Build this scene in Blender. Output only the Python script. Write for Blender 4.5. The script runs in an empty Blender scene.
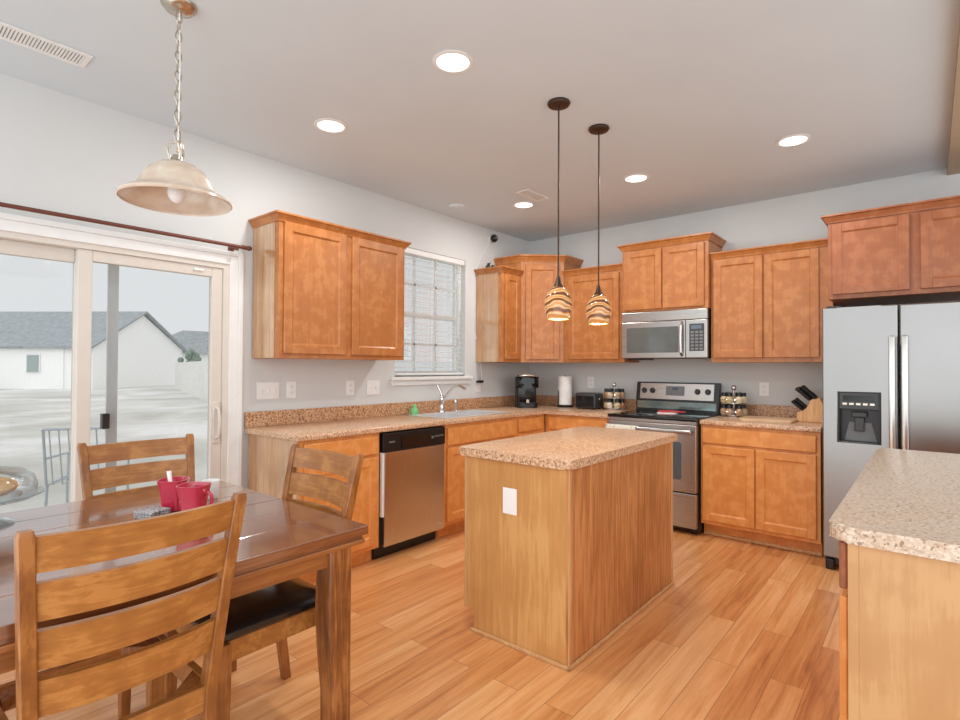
import bpy, bmesh, math, random
from mathutils import Matrix, Vector
random.seed(7)
S = bpy.context.scene
COL = S.collection
PI = math.pi

# ------------------------------------------------------------------ camera
def make_camera():
    f, yaw, p, r = 538.3, 0.69696, 0.01365, 0.0049
    fw = Vector((-math.sin(yaw)*math.cos(p), math.cos(yaw)*math.cos(p), math.sin(p)))
    rt0 = Vector((math.cos(yaw), math.sin(yaw), 0)); up0 = rt0.cross(fw)
    rt = rt0*math.cos(r) + up0*math.sin(r); up = -rt0*math.sin(r) + up0*math.cos(r)
    cd = bpy.data.cameras.new('camera'); cd.sensor_width = 36; cd.lens = f/960*36
    cd.clip_start = 0.05; cd.clip_end = 400
    c = bpy.data.objects.new('camera', cd); COL.objects.link(c)
    m = Matrix((rt, up, -fw)).transposed().to_4x4(); m.translation = Vector((3.4745, -5.0133, 1.3193))
    c.matrix_world = m
    S.camera = c
make_camera()

# ------------------------------------------------------------------ world and exposure
w = bpy.data.worlds.new('overcast_sky'); S.world = w; w.use_nodes = True
bg = w.node_tree.nodes['Background']
bg.inputs['Color'].default_value = (0.955, 0.985, 1.01, 1); bg.inputs['Strength'].default_value = 1.0
def sky_nodes(base, peak, direction):
    """overcast sky, with brightness added towards the open side as frontal fill for the room"""
    t = w.node_tree; tc = t.nodes.new('ShaderNodeTexCoord'); d = t.nodes.new('ShaderNodeVectorMath'); d.operation = 'DOT_PRODUCT'
    d.inputs[1].default_value = Vector(direction).normalized(); t.links.new(tc.outputs['Generated'], d.inputs[0])
    m = t.nodes.new('ShaderNodeMapRange'); m.interpolation_type = 'SMOOTHSTEP'
    for k, v in zip(('From Min', 'From Max', 'To Min', 'To Max'), (0.0, 1.0, base, peak)): m.inputs[k].default_value = v
    t.links.new(d.outputs['Value'], m.inputs['Value']); t.links.new(m.outputs['Result'], bg.inputs['Strength'])
sky_nodes(1.0, 2.1, (.35, -.93, .05))
S.view_settings.view_transform = 'Standard'; S.view_settings.look = 'None'
S.view_settings.gamma = 1; S.view_settings.use_curve_mapping = False
S.view_settings.exposure = 0.16
sl = bpy.data.lights.new('sun', 'SUN'); sl.energy = .5; sl.angle = math.radians(25); sl.color = (1, .98, .95)
so = bpy.data.objects.new('sun', sl); COL.objects.link(so); so.rotation_euler = (math.radians(-36), math.radians(9), 0)
CAN_POWER = 8.5
CANS = [(1.775, -3.19), (0.765, -3.16), (0.755, -1.18), (1.79, -1.19), (2.825, -1.21)]
MINI = [(1.951, -2.545), (1.972, -2.13)]
PEND = (1.208, -4.166)
H = 2.743

# ------------------------------------------------------------------ materials
MATS = {}
def lin(c):
    return tuple(((v/255)/12.92 if v/255 <= 0.04045 else ((v/255+0.055)/1.055)**2.4) for v in c) + (1.0,)
class NT:
    def __init__(s, name):
        s.m = bpy.data.materials.new(name); s.m.use_nodes = True; s.t = s.m.node_tree
        s.b = s.t.nodes['Principled BSDF']; MATS[name] = s.m
    def n(s, typ, **k):
        x = s.t.nodes.new(typ)
        for a, v in k.items():
            if a in x.inputs.keys(): x.inputs[a].default_value = v
            else: setattr(x, a, v)
        return x
    def l(s, a, b): s.t.links.new(a, b)
    def coord(s, scale=(1, 1, 1), rot=(0, 0, 0), src='Object'):
        tc = s.n('ShaderNodeTexCoord'); mp = s.n('ShaderNodeMapping')
        mp.inputs['Scale'].default_value = scale; mp.inputs['Rotation'].default_value = rot
        s.l(tc.outputs[src], mp.inputs['Vector']); return mp.outputs['Vector']
    def noise(s, v, scale, detail=4, rough=.55, dist=0):
        x = s.n('ShaderNodeTexNoise'); x.inputs['Scale'].default_value = scale
        x.inputs['Detail'].default_value = detail; x.inputs['Roughness'].default_value = rough
        x.inputs['Distortion'].default_value = dist
        s.l(v, x.inputs['Vector']); return x.outputs['Fac']
    def ramp(s, fac, stops, interp='LINEAR'):
        r = s.n('ShaderNodeValToRGB'); e = r.color_ramp; e.interpolation = interp
        while len(e.elements) < len(stops): e.elements.new(0.5)
        for el, (p, c) in zip(e.elements, stops): el.position = p; el.color = lin(c)
        s.l(fac, r.inputs['Fac']); return r.outputs['Color']
    def mix(s, fac, a, b, mode='MIX'):
        x = s.n('ShaderNodeMix', data_type='RGBA', blend_type=mode)
        if isinstance(fac, float): x.inputs[0].default_value = fac
        else: s.l(fac, x.inputs[0])
        for i, q in ((6, a), (7, b)):
            if isinstance(q, tuple): x.inputs[i].default_value = q
            else: s.l(q, x.inputs[i])
        return x.outputs[2]
    def set(s, col=None, rough=.5, metal=0, **k):
        if col is not None:
            if isinstance(col, tuple): s.b.inputs['Base Color'].default_value = col if len(col) == 4 else lin(col)
            else: s.l(col, s.b.inputs['Base Color'])
        if isinstance(rough, (int, float)): s.b.inputs['Roughness'].default_value = rough
        else: s.l(rough, s.b.inputs['Roughness'])
        s.b.inputs['Metallic'].default_value = metal
        for a, v in k.items(): s.b.inputs[a.replace('_', ' ')].default_value = v
        return s.m
    def bump(s, fac, strength=.1, dist=.002):
        x = s.n('ShaderNodeBump'); x.inputs['Strength'].default_value = strength; x.inputs['Distance'].default_value = dist
        s.l(fac, x.inputs['Height']); s.l(x.outputs['Normal'], s.b.inputs['Normal'])

def plain(name, col, rough=.5, metal=0, var=.04, scale=12, **k):
    t = NT(name); f = t.noise(t.coord(), scale, 3)
    a = tuple(max(0, c*(1-var)) for c in col); b = tuple(min(255, c*(1+var)) for c in col)
    return t.set(t.ramp(f, [(.3, a), (.7, b)]), rough, metal, **k)
def wood(name, dark, mid, light, axis='z', rough=.35, grain=1.0, blotch=2.5, coat=.2, contrast=1.0, spec=.5, gw=1.0):
    t = NT(name)
    sc = {'z': (26, 26, 1.6), 'x': (1.6, 26, 26), 'y': (26, 1.6, 26)}[axis]
    v = t.coord(sc); f = t.noise(v, 1.6*grain, 6, .62, .6)
    g = t.noise(t.coord(tuple(4*q for q in sc)), 2.2, 3, .6)
    bl = t.noise(t.coord(), blotch, 3, .5)
    m = t.n('ShaderNodeMath', operation='MULTIPLY_ADD'); t.l(f, m.inputs[0]); m.inputs[1].default_value = gw
    m2 = t.n('ShaderNodeMath', operation='MULTIPLY'); t.l(bl, m2.inputs[0]); m2.inputs[1].default_value = 1.55-gw
    t.l(m2.outputs[0], m.inputs[2])
    m3 = t.n('ShaderNodeMath', operation='MULTIPLY_ADD'); t.l(g, m3.inputs[0]); m3.inputs[1].default_value = .22; t.l(m.outputs[0], m3.inputs[2])
    d = .16/contrast
    c = t.ramp(m3.outputs[0], [(.885-d*1.6, dark), (.885, mid), (.885+d*1.6, light)])
    t.bump(f, .03, .001)
    return t.set(c, rough, 0, Coat_Weight=coat, Coat_Roughness=.25 if coat < .9 else .1, Coat_IOR=1.5 if coat < .9 else 1.9, Specular_IOR_Level=spec)

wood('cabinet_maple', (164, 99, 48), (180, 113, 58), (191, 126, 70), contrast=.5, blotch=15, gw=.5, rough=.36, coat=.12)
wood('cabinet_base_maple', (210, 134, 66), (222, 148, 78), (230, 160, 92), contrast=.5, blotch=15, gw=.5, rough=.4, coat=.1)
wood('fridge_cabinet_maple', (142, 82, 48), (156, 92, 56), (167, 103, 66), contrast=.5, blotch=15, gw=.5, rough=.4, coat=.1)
wood('panel_side_maple', (170, 122, 78), (190, 144, 98), (204, 162, 116), contrast=.8, blotch=4, gw=.8, rough=.22, coat=1.0)
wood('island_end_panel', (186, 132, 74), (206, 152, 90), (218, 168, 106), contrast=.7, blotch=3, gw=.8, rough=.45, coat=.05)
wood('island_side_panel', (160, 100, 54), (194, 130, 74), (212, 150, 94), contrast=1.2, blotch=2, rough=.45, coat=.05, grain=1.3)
wood('peninsula_panel', (180, 134, 86), (192, 146, 97), (202, 158, 108), contrast=.5, blotch=6, gw=.5, rough=.45, coat=.05)
wood('pale_trim_wood', (186, 138, 86), (206, 160, 108), (218, 176, 126), axis='z', rough=.5, contrast=.5)
wood('chair_oak', (136, 82, 36), (164, 106, 50), (182, 124, 64), axis='y', contrast=.7, rough=.33, grain=1.6, blotch=14, gw=.8)
wood('chair_post_oak', (112, 66, 30), (146, 90, 42), (168, 110, 56), axis='z', contrast=.8, rough=.33, grain=1.4, blotch=12, gw=.8)
wood('table_cherry', (98, 56, 34), (126, 76, 48), (142, 90, 60), axis='y', contrast=.8, rough=.2, grain=1.0, blotch=3, coat=1.0)
wood('table_leg_oak', (96, 56, 26), (142, 86, 42), (170, 112, 62), axis='z', contrast=1.2, rough=.35, grain=1.6, blotch=8)
wood('table_apron_oak', (132, 78, 36), (160, 100, 50), (178, 118, 66), axis='y', contrast=.8, rough=.35)
wood('knife_block_wood', (190, 134, 80), (212, 160, 104), (226, 178, 124), axis='z', rough=.45)
wood('board_wood', (190, 150, 110), (212, 174, 134), (224, 190, 152), axis='x', rough=.5)

def speckle(name, base, lightc, dark, mid, scale=95, rough=.3):
    t = NT(name); v = t.coord()
    a = t.noise(v, scale, 2, .5); b = t.noise(t.coord((1.7, 1.7, 1.7)), scale*.55, 3, .6); c = t.noise(v, 9, 3)
    c0 = t.ramp(a, [(.38, mid), (.45, base), (.55, base), (.62, lightc)])
    msk = t.ramp(b, [(.38, (255, 255, 255)), (.43, (0, 0, 0))])
    x = t.mix(msk, c0, lin(dark))
    y = t.mix(t.ramp(c, [(.3, (0, 0, 0)), (.7, (60, 60, 60))]), x, lin(lightc))
    return t.set(y, rough, 0, Coat_Weight=.15, Coat_Roughness=.2)
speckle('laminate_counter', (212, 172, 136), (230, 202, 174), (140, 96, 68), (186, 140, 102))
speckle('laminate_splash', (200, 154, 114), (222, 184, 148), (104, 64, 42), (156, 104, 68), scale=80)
speckle('laminate_peninsula', (206, 184, 160), (220, 204, 186), (152, 122, 96), (190, 162, 136))

def floor_mat():
    t = NT('laminate_floor')
    v = t.coord((1, 1, 1), (0, 0, PI/2))
    br = t.n('ShaderNodeTexBrick'); t.l(v, br.inputs['Vector'])
    br.offset = .37; br.offset_frequency = 2
    for k, q in dict(Scale=1.0, Mortar_Size=.0012, Mortar_Smooth=.1, Bias=0, Brick_Width=1.22, Row_Height=.128).items():
        br.inputs[k.replace('_', ' ')].default_value = q
    br.inputs['Color1'].default_value = (0, 0, 0, 1); br.inputs['Color2'].default_value = (1, 1, 1, 1)
    br.inputs['Mortar'].default_value = (.5, .5, .5, 1)
    sx = t.n('ShaderNodeSeparateColor'); t.l(br.outputs['Color'], sx.inputs[0])
    # grain shifted per plank
    ad = t.n('ShaderNodeVectorMath', operation='MULTIPLY_ADD')
    ad.inputs[1].default_value = (7.3, 13.1, 3.7); t.l(br.outputs['Color'], ad.inputs[0])
    tc = t.coord((13, .8, 13)); t.l(tc, ad.inputs[2])
    g = t.noise(ad.outputs[0], 1.5, 6, .62, .8)
    g2 = t.noise(t.coord((90, 4, 90)), 1.2, 3, .6)
    m = t.n('ShaderNodeMath', operation='MULTIPLY_ADD'); t.l(g2, m.inputs[0]); m.inputs[1].default_value = .25; t.l(g, m.inputs[2])
    m4 = t.n('ShaderNodeMath', operation='MULTIPLY_ADD'); t.l(sx.outputs[0], m4.inputs[0]); m4.inputs[1].default_value = .30; t.l(m.outputs[0], m4.inputs[2])
    c = t.ramp(m4.outputs[0], [(.44, (164, 96, 50)), (.63, (206, 138, 80)), (.80, (221, 157, 98)), (1.0, (236, 182, 126))])
    seam = t.mix(br.outputs['Fac'], c, lin((150, 96, 58)))
    t.set(seam, .34, 0, Coat_Weight=.15, Coat_Roughness=.3)
    t.bump(g, .04, .001)
floor_mat()

plain('wall_paint', (211, 213, 212), .85, var=.008, scale=2)
plain('ceiling_paint', (211, 220, 225), .9, var=.008, scale=2)
plain('tan_paint', (176, 156, 130), .85, var=.01)
plain('white_trim', (232, 232, 230), .45, var=.01)
plain('door_frame_vinyl', (216, 208, 198), .5, var=.01)
plain('screen_stile', (236, 242, 244), .5, var=.02)
plain('white_plastic', (238, 238, 236), .35, var=.01)
plain('bright_plate', (250, 250, 250), .35, var=.005)
plain('slot_grey', (170, 170, 168), .5)  # flat grey of the receptacle slots
plain('black_plastic', (22, 22, 23), .3)
plain('black_gloss', (14, 15, 16), .08)
plain('dark_metal', (70, 52, 40), .4, .6)
plain('rod_brown', (112, 66, 54), .4, .3)
plain('black_leather', (24, 23, 22), .24, var=.2, scale=60, Coat_Weight=.4, Coat_Roughness=.15)
plain('chrome', (225, 225, 226), .12, 1.0, var=.01)
plain('nickel', (196, 186, 172), .25, 1.0, var=.02)
plain('sink_steel', (228, 228, 228), .35, .55, var=.02)
plain('red_glaze', (196, 44, 72), .15, var=.04, Coat_Weight=.6)
plain('green_ceramic', (128, 198, 132), .35)
plain('paper_white', (240, 238, 235), .9)
plain('grey_plastic', (120, 122, 124), .4)
plain('dark_grey', (58, 60, 62), .35)
plain('display_glass', (92, 104, 118), .15)
plain('coaster_print', (140, 138, 140), .6, var=.5, scale=110)
plain('cake_crust', (214, 176, 128), .8, var=.12, scale=25)
plain('house_siding', (246, 245, 243), .8, var=.02)
plain('house_glass', (150, 164, 162), .3)
plain('fence_boards', (222, 220, 215), .85, var=.04, scale=3)
plain('bush_leaf', (120, 138, 122), .8, var=.25)
plain('patio_metal', (176, 184, 190), .5, .3)
plain('pink_plastic', (226, 176, 162), .5)
plain('oven_glass', (78, 90, 98), .08)
plain('microwave_glass', (96, 100, 98), .06)
plain('red_plastic', (190, 60, 54), .4)
plain('burgundy_leg', (96, 34, 26), .4)
plain('vent_sky_tint', (134, 152, 152), .15, .9)  # teal sky reflection painted into the colour of the range's vent band
plain('vent_dark', (150, 147, 144), .8)
plain('concrete', (226, 222, 214), .9, var=.06, scale=4)
def steel():
    for nm, sc, col, r in (('steel_vertical', (160, 160, 1.5), (204, 202, 198), .24), ('steel_horizontal', (1.5, 160, 160), (176, 174, 171), .28)):
        t = NT(nm); f = t.noise(t.coord(sc), 1.5, 3)
        c = t.ramp(f, [(.3, tuple(q*.985 for q in col)), (.7, tuple(min(255, q*1.015) for q in col))])
        rr = t.n('ShaderNodeMapRange'); rr.inputs['To Min'].default_value = r-.05; rr.inputs['To Max'].default_value = r+.07
        t.l(f, rr.inputs['Value']); t.set(c, rr.outputs['Result'], 1.0)
steel()
plain('steel_fridge', (150, 149, 147), .25, 1.0, var=.015, scale=3)
def glass(name, tint, refl=.04, grazing=.35):
    t = NT(name); t.t.nodes.remove(t.b); out = t.t.nodes['Material Output']
    tr = t.n('ShaderNodeBsdfTransparent'); tr.inputs['Color'].default_value = tint
    gl = t.n('ShaderNodeBsdfGlossy'); gl.inputs['Roughness'].default_value = .02
    lw = t.n('ShaderNodeLayerWeight'); lw.inputs['Blend'].default_value = .35
    mr = t.n('ShaderNodeMapRange'); mr.inputs['To Min'].default_value = refl; mr.inputs['To Max'].default_value = grazing
    t.l(lw.outputs['Fresnel'], mr.inputs['Value'])
    mx = t.n('ShaderNodeMixShader'); t.l(mr.outputs['Result'], mx.inputs[0]); t.l(tr.outputs[0], mx.inputs[1]); t.l(gl.outputs[0], mx.inputs[2])
    t.l(mx.outputs[0], out.inputs['Surface'])
glass('window_glass', (.68, .68, .675, 1), .03, .25)
glass('clear_glass', (.93, .95, .95, 1), .08, .75)
def slat():
    t = NT('blind_slat'); t.t.nodes.remove(t.b); out = t.t.nodes['Material Output']
    d = t.n('ShaderNodeBsdfDiffuse'); d.inputs['Color'].default_value = lin((240, 240, 238))
    tl = t.n('ShaderNodeBsdfTranslucent'); tl.inputs['Color'].default_value = lin((246, 246, 244))
    mx = t.n('ShaderNodeMixShader'); mx.inputs[0].default_value = .5; t.l(d.outputs[0], mx.inputs[1]); t.l(tl.outputs[0], mx.inputs[2]); t.l(mx.outputs[0], out.inputs['Surface'])
slat()
def emit(name, col, strength):
    t = NT(name); t.b.inputs['Emission Color'].default_value = lin(col); t.b.inputs['Emission Strength'].default_value = strength
    t.set(lin(col), .5)
emit('can_lens', (255, 250, 244), 2.2)
emit('bulb_glow', (255, 240, 214), 3.0)
plain('frosted_bulb', (244, 242, 240), .4, var=.005)
def alabaster():
    t = NT('alabaster_glass'); v = t.coord()
    f = t.noise(v, 9, 4, .55, 1.2)
    c = t.ramp(f, [(.3, (206, 184, 162)), (.6, (222, 206, 188)), (.8, (232, 222, 208))])
    t.set(c, .25, 0, Coat_Weight=.3)
    t.b.inputs['Transmission Weight'].default_value = 0.0
    t.b.inputs['Subsurface Weight'].default_value = .25
    t.b.inputs['Subsurface Radius'].default_value = (.05, .04, .03)
alabaster()
def swirl():
    t = NT('amber_swirl_glass')
    v = t.coord((1, 1, 1.3), (.55, .35, 0))
    wv = t.n('ShaderNodeTexWave', wave_type='BANDS', bands_direction='Z')
    for k, q in dict(Scale=6, Distortion=6.5, Detail=2, Detail_Scale=1.1).items(): wv.inputs[k.replace('_', ' ')].default_value = q
    t.l(v, wv.inputs['Vector'])
    c = t.ramp(wv.outputs['Fac'], [(.15, (110, 66, 36)), (.32, (172, 108, 52)), (.5, (210, 158, 96)), (.72, (226, 196, 148)), (.9, (196, 132, 70))])
    t.set(c, .12, 0, Coat_Weight=.5)
    t.l(c, t.b.inputs['Emission Color']); t.b.inputs['Emission Strength'].default_value = .16
swirl()
def shingles():
    t = NT('roof_shingles'); v = t.coord((1, 1, 1))
    f = t.noise(v, 3, 4); t.set(t.ramp(f, [(.3, (142, 148, 150)), (.7, (166, 172, 174))]), .9)
shingles()
def ground():
    t = NT('straw_ground'); v = t.coord()
    a = t.noise(v, .22, 5, .6, .5); b = t.noise(v, 7, 4, .7)
    c = t.ramp(a, [(.38, (190, 189, 180)), (.5, (210, 208, 202)), (.6, (230, 229, 227))])
    d = t.mix(t.ramp(b, [(.35, (0, 0, 0)), (.7, (90, 90, 90))]), c, lin((158, 156, 136)))
    t.set(d, .95)
ground()
def towel():
    t = NT('floral_towel'); v = t.coord()
    vo = t.n('ShaderNodeTexVoronoi'); vo.inputs['Scale'].default_value = 42; t.l(v, vo.inputs['Vector'])
    n = t.noise(v, 22, 3)
    c = t.ramp(n, [(.36, (150, 196, 204)), (.44, (232, 226, 212)), (.6, (236, 230, 218)), (.7, (176, 186, 120))])
    t.set(c, .9)
towel()
def spice():
    t = NT('spice_glass'); v = t.coord(src='Object'); oi = t.n('ShaderNodeObjectInfo')
    c = t.ramp(oi.outputs['Random'], [(0, (150, 90, 60)), (.3, (206, 186, 150)), (.6, (190, 170, 120)), (1, (226, 212, 190))])
    t.set(c, .12, 0, Coat_Weight=.6)
spice()

# ------------------------------------------------------------------ mesh helpers
def frame(o, u, n):
    """matrix: local x -> u, local y -> n (outward), local z -> up, at o"""
    u = Vector(u).normalized(); n = Vector(n).normalized()
    m = Matrix((u, n, Vector((0, 0, 1)))).transposed().to_4x4(); m.translation = Vector(o); return m
class MB:
    def __init__(s, M=None): s.wn = False; s.bm = bmesh.new(); s.M = M or Matrix.Identity(4)
    def _add(s, tmp, mtx=None):
        bmesh.ops.recalc_face_normals(tmp, faces=tmp.faces)
        m = s.M @ mtx if mtx is not None else s.M
        vm = [s.bm.verts.new(m @ v.co) for v in tmp.verts]
        tmp.verts.index_update()
        for f in tmp.faces:
            try: s.bm.faces.new([vm[v.index] for v in f.verts])
            except ValueError: pass
        tmp.free(); return s
    def box(s, x0, x1, y0, y1, z0, z1, bev=0, seg=2, mtx=None):
        t = bmesh.new(); bmesh.ops.create_cube(t, size=1)
        for v in t.verts:
            v.co = Vector(((x0+x1)/2+v.co.x*(x1-x0), (y0+y1)/2+v.co.y*(y1-y0), (z0+z1)/2+v.co.z*(z1-z0)))
        if bev: s.wn = True; bmesh.ops.bevel(t, geom=list(t.edges), offset=bev, segments=seg, affect='EDGES', profile=.5)
        return s._add(t, mtx)
    def prism(s, pts, z0, z1, bev=0, seg=2, axis='z', mtx=None, edges='all'):
        t = bmesh.new()
        f = {'z': lambda a, b, c: (a, b, c), 'x': lambda a, b, c: (c, a, b), 'y': lambda a, b, c: (a, c, b)}[axis]
        lo = [t.verts.new(f(a, b, z0)) for a, b in pts]; hi = [t.verts.new(f(a, b, z1)) for a, b in pts]
        t.faces.new(lo); t.faces.new(hi)
        for i in range(len(pts)):
            j = (i+1) % len(pts); t.faces.new((lo[i], lo[j], hi[j], hi[i]))
        if bev: s.wn = True; bmesh.ops.bevel(t, geom=list(t.edges), offset=bev, segments=seg, affect='EDGES', profile=.5)
        return s._add(t, mtx)
    def loft(s, rings, cap=True, closed=True, mtx=None):
        t = bmesh.new(); R = [[t.verts.new(p) for p in r] for r in rings]; n = len(R[0])
        for a, b in zip(R, R[1:]):
            for i in range(n if closed else n-1):
                j = (i+1) % n; t.faces.new((a[i], a[j], b[j], b[i]))
        if cap and closed: t.faces.new(R[0]); t.faces.new(R[-1])
        return s._add(t, mtx)
    def lathe(s, c, prof, n=28, cap=False, mtx=None, sq=0):
        rings = []
        for r, z in prof:
            ring = []
            for k in range(n):
                a = 2*PI*k/n; q = r
                if sq: q = r*(1+sq*(math.cos(4*a+PI)*.5+.5)**1.5)
                ring.append((c[0]+q*math.cos(a), c[1]+q*math.sin(a), c[2]+z))
            rings.append(ring)
        return s.loft(rings, cap, mtx=mtx)
    def cyl(s, p0, p1, r0, r1=None, n=16): 
        return s.tube([p0, p1], [r0, r0 if r1 is None else r1], n)
    def tube(s, pts, r, n=10, cap=True, closed=False):
        P = [Vector(p) for p in pts]; rr = r if isinstance(r, list) else [r]*len(P)
        rings = []; prev = None
        for i, p in enumerate(P):
            if closed: d = P[(i+1) % len(P)]-P[i-1]
            else: d = P[min(i+1, len(P)-1)]-P[max(i-1, 0)]
            d.normalize()
            if prev is None:
                a = Vector((0, 0, 1)) if abs(d.z) < .9 else Vector((1, 0, 0)); x = d.cross(a).normalized()
            else: x = (prev-d*prev.dot(d)).normalized()
            prev = x; y = d.cross(x)
            rings.append([p+x*math.cos(2*PI*k/n)*rr[i]+y*math.sin(2*PI*k/n)*rr[i] for k in range(n)])
        if closed: rings.append(rings[0]); return s.loft(rings, False)
        return s.loft(rings, cap)
    def bar(s, pts, wx, wy):
        """square-section bar through points; wx, wy (lists) are full widths along x and y at each point"""
        rings = []
        for i, p in enumerate(pts):
            a = (wx[i] if isinstance(wx, list) else wx)/2; b = (wy[i] if isinstance(wy, list) else wy)/2
            c = min(a, b)*.18
            rings.append([(p[0]+x, p[1]+y, p[2]) for x, y in ((-a+c, -b), (a-c, -b), (a, -b+c), (a, b-c), (a-c, b), (-a+c, b), (-a, b-c), (-a, -b+c))])
        return s.loft(rings)
    def sphere(s, c, r, sc=(1, 1, 1), n=20, m=12):
        prof = [(max(1e-4, r*math.sin(PI*k/m)), -r*math.cos(PI*k/m)) for k in range(m+1)]
        t = [[(c[0]+q*math.cos(2*PI*j/n)*sc[0], c[1]+q*math.sin(2*PI*j/n)*sc[1], c[2]+z*sc[2]) for j in range(n)] for q, z in prof]
        return s.loft(t)
    def build(s, name, mat, parent=None, smooth=35, label=None, kind=None):
        me = bpy.data.meshes.new(name)
        org = Vector((0, 0, 0)); p = parent
        while p is not None: org += Vector(p.location); p = p.parent
        bmesh.ops.remove_doubles(s.bm, verts=s.bm.verts, dist=1e-6)
        for v in s.bm.verts: v.co -= org
        s.bm.to_mesh(me); s.bm.free()
        if smooth:
            me.polygons.foreach_set('use_smooth', [True]*len(me.polygons))
            me.set_sharp_from_angle(angle=math.radians(19 if s.wn else smooth))
        me.materials.append(MATS[mat])
        o = bpy.data.objects.new(name, me); COL.objects.link(o)
        if parent is not None: o.parent = parent
        if label: o['label'] = label
        if kind: o['kind'] = kind
        return o
def thing(name, loc, label, cat, group=None, rz=0):
    o = bpy.data.objects.new(name, None); COL.objects.link(o); o.location = loc; o.rotation_euler = (0, 0, rz)
    o.empty_display_size = .05
    o['label'] = label; o['category'] = cat
    if group: o['group'] = group
    return o
def tag(o, label, cat, group=None, kind=None):
    o['label'] = label; o['category'] = cat
    if group: o['group'] = group
    if kind: o['kind'] = kind
    # move the origin of a one-mesh thing to its base
    vs = [v.co for v in o.data.vertices]
    c = Vector((sum(v.x for v in vs)/len(vs), sum(v.y for v in vs)/len(vs), min(v.z for v in vs)))
    for v in o.data.vertices: v.co -= c
    o.location = Vector(o.location)+c
    return o
def kids(o): return [c for c in list(bpy.data.objects) if c.parent == o]
def copy_tree(o, parent=None):
    c = o.copy(); COL.objects.link(c)
    if parent is not None: c.parent = parent
    for ch in kids(o): copy_tree(ch, c)
    return c
def arc(cx, cy, r, a0, a1, n=6): return [(cx+r*math.cos(a0+(a1-a0)*k/n), cy+r*math.sin(a0+(a1-a0)*k/n)) for k in range(n+1)]
def rrect(x0, x1, y0, y1, r, n=5):
    return arc(x1-r, y1-r, r, 0, PI/2, n)+arc(x0+r, y1-r, r, PI/2, PI, n)+arc(x0+r, y0+r, r, PI, 1.5*PI, n)+arc(x1-r, y0+r, r, 1.5*PI, 2*PI, n)

# ------------------------------------------------------------------ setting
def struct(b, name, mat, parent=None, label=None, kind='structure'):
    return b.build(name, mat, parent, label=label, kind=kind if parent is None else None)
struct(MB().box(-.12, 4.75, -5.6, .12, -.12, 0), 'floor', 'laminate_floor')
struct(MB().box(-.12, 4.75, -5.6, .12, H, H+.12), 'ceiling', 'ceiling_paint')
struct(MB().box(-.12, 4.75, 0, .12, 0, H), 'wall_back', 'wall_paint')
# left wall with a window opening and the sliding door opening
WY0, WY1, WZ0, WZ1 = -1.985, -1.09, 1.235, 2.36
DY0, DY1, DZ = -5.19, -3.395, 1.975
b = MB()
b.box(-.14, 0, -1.09, 0, 0, H); b.box(-.14, 0, WY0, WY1, 0, WZ0); b.box(-.14, 0, WY0, WY1, WZ1, H)
b.box(-.14, 0, DY1, WY0, 0, H); b.box(-.14, 0, DY0, DY1, DZ, H); b.box(-.14, 0, -5.6, DY0, 0, H)
struct(b, 'wall_left', 'wall_paint')
struct(MB().box(3.572, 3.9, -3.2, 0, 2.69, H), 'trim_1', 'tan_paint', label='tan bulkhead at the right edge of the ceiling')

# sliding door
d = bpy.data.objects.new('door_1', None); COL.objects.link(d); d.location = (0, (DY0+DY1)/2, 0); d['kind'] = 'structure'
d['label'] = 'white sliding glass patio door behind the dining table'
b = MB()
for t0, t1, x0 in ((.0, .055, .018), (.055, .085, .026)):
    b.box(0, x0, DY1+t0, DY1+t1, 0, DZ+t1, .003); b.box(0, x0, DY0-t1, DY0-t0, 0, DZ+t1, .003)
    b.box(0, x0, DY0-t0, DY1+t0, DZ+t0, DZ+t1, .003)
b.build('casing', 'white_trim', d)
b = MB()
b.box(-.13, .004, DY1-.035, DY1, 0, DZ-.03); b.box(-.13, .004, DY0, DY0+.035, 0, DZ-.03); b.box(-.13, .004, DY0, DY1, DZ-.03, DZ); b.box(-.13, .0, DY0+.035, DY1-.035, 0, .03)
b.build('door_frame', 'door_frame_vinyl', d)
def sash(y0, y1, x0, x1, st, top, name):
    b = MB(); z0, z1 = .03, DZ-.03
    b.box(x0, x1, y0, y0+st, z0, z1, .004); b.box(x0, x1, y1-st, y1, z0, z1, .004)
    b.box(x0, x1, y0+st, y1-st, z1-top, z1, .004); b.box(x0, x1, y0+st, y1-st, z0, z0+.12, .004)
    p = b.build(name, 'door_frame_vinyl', d)
    xm = (x0+x1)/2
    MB().loft([[(xm, y0+st-.005, z0+.11), (xm, y1-st+.005, z0+.11)], [(xm, y0+st-.005, z1-top+.005), (xm, y1-st+.005, z1-top+.005)]], cap=False, closed=False).build('glass_pane', 'window_glass', p)
    return p
p = sash(-4.195, -3.43, -.055, -.01, .066, .06, 'sliding_panel')
b = MB(); hy = -3.463
b.tube([(-.01, hy, .86), (.03, hy, .875), (.045, hy, .92), (.045, hy, 1.0), (.03, hy, 1.045), (-.01, hy, 1.06)], .009, 8)
b.box(-.012, .0, hy-.02, hy+.02, .83, 1.09, .004)
b.build('handle', 'door_frame_vinyl', p)
b = MB().box(-.01, .004, -3.61, -3.55, 1.91, 1.925, .003); b.build('latch', 'white_plastic', p)
p = sash(-5.155, -4.13, -.105, -.06, .066, .07, 'fixed_panel')
b = MB(); b.box(-.128, -.11, -4.03, -3.975, .03, DZ-.03, .003)
q = b.build('screen_stile', 'screen_stile', d)
MB().box(-.108, -.06, -4.06, -4.025, .965, 1.05, .004).build('screen_latch', 'dark_grey', q)

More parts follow.
